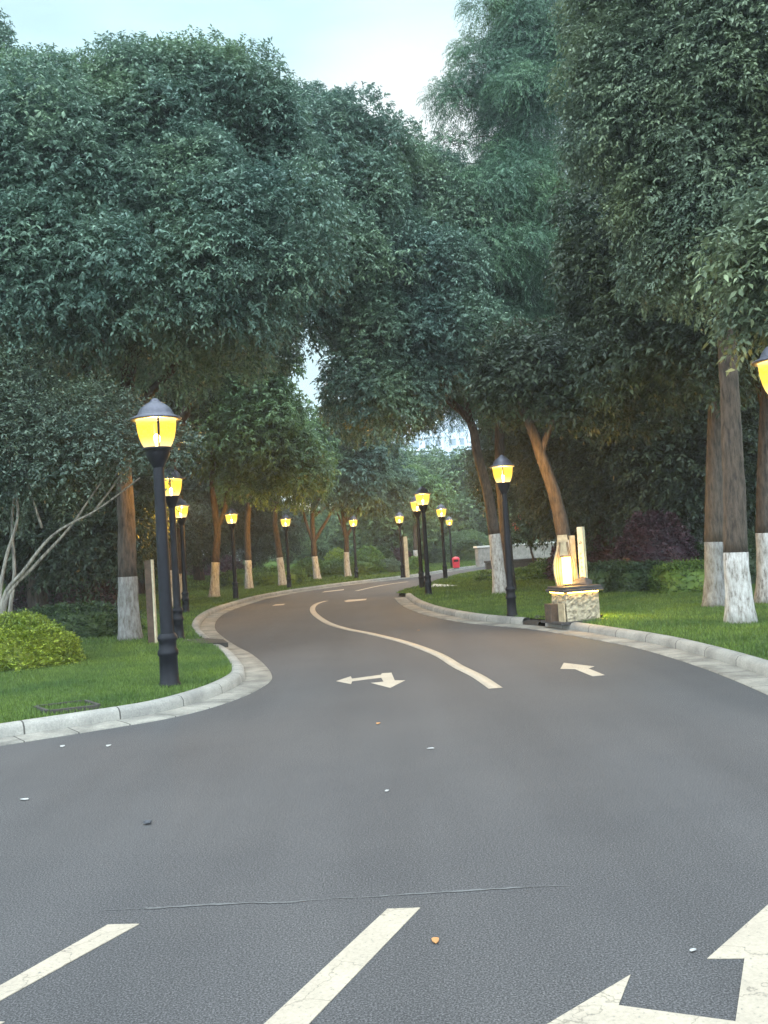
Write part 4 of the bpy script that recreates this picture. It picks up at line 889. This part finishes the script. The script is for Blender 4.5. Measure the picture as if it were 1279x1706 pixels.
# ------------------------------------------------------------------ bits on the road
def scrap(px, py, r, kind, mt, label, cat, seed):
    p = at(px, py, 0.004); rd = random.Random(seed); b = MB()
    if kind == 'leaf':
        n = 7; pts = [(math.cos(a) * r * (1 + .3 * math.cos(a)), math.sin(a) * r * .55) for a in [2 * math.pi * k / n for k in range(n)]]
        vs = [(x, y, 0.003 + 0.004 * abs(y) / r + rd.uniform(0, .002)) for x, y in pts] + [(0, 0, 0.002)] + [(x, y, 0.001 + 0.004 * abs(y) / r) for x, y in pts] + [(0, 0, 0.0)]
        b.add(vs, [(k, (k + 1) % n, n) for k in range(n)] + [((k + 1) % n + n + 1, k + n + 1, 2 * n + 1) for k in range(n)] + [(k + n + 1, (k + 1) % n + n + 1, (k + 1) % n, k) for k in range(n)])
    else:
        b.add([(x * r * rd.uniform(.8, 1.2), y * r * rd.uniform(.6, 1), (z + 1) * r * .45) for x, y, z in fib(20)], [])
        import bmesh
        bm = bmesh.new(); [bm.verts.new(v) for v in b.v]; bmesh.ops.convex_hull(bm, input=bm.verts); me = bpy.data.meshes.new('pebble'); bm.to_mesh(me); bm.free(); me.materials.append(mt)
        o = link('pebble', me, None, (p.x, p.y, 0.002)); return tag(o, label, cat, 'bits lying on the road')
    o = b.build('fallen_leaf', mt, None, False, 0, (p.x, p.y, 0.004)); o.rotation_euler = (0, 0, rd.uniform(0, 6)); return tag(o, label, cat, 'bits lying on the road')
scrap(725, 1566, 0.028, 'leaf', MT['dry'], 'orange dry leaf on asphalt right of the middle dashed line', 'leaf', 1)
scrap(246, 1372, 0.03, 'pebble', MT['pebble'], 'dark pebble alone on the left asphalt', 'pebble', 2)
scrap(104, 1243, 0.04, 'leaf', MT['pale'], 'pale scrap on asphalt just below the near left kerb', 'leaf', 3)
scrap(181, 1242, 0.04, 'leaf', MT['pale'], 'pale scrap right of another one below the left kerb', 'leaf', 4)
scrap(42, 1332, 0.035, 'leaf', MT['pale'], 'pale scrap on asphalt near the left edge', 'leaf', 5)
scrap(630, 1205, 0.035, 'leaf', MT['dry'], 'faint leaf on asphalt below the two headed arrow', 'leaf', 6)
scrap(719, 1247, 0.03, 'leaf', MT['pale'], 'tiny pale scrap in the middle of the asphalt', 'leaf', 7)
scrap(644, 1318, 0.022, 'leaf', MT['pale'], 'tiny pale scrap left of centre on open asphalt', 'leaf', 8)
scrap(1153, 1584, 0.016, 'leaf', MT['pale'], 'tiny white scrap left of the big white arrow head', 'leaf', 9)
scrap(697, 810 + 240, 0.04, 'leaf', MT['dry'], 'dry leaf beside the curved centre line', 'leaf', 10)

# ------------------------------------------------------------------ thin haze volume added to lift the tones, in place of lens glare
HZ = bpy.data.materials.new('haze'); HZ.use_nodes = True; ht = HZ.node_tree; ht.nodes.clear()
ho = ht.nodes.new('ShaderNodeOutputMaterial'); hv = ht.nodes.new('ShaderNodeVolumePrincipled')
hv.inputs['Color'].default_value = (0.86, 0.95, 1.0, 1); hv.inputs['Density'].default_value = 0.0010; hv.inputs['Anisotropy'].default_value = 0.2
ht.links.new(hv.outputs[0], ho.inputs['Volume'])
hb = MB().box((0, 0, 0), (1100, 1100, 24)).build('haze', HZ); hb.location = (0, 600, 22.9); tag(hb, kind='stuff')
print('leaves', NLEAF[0])
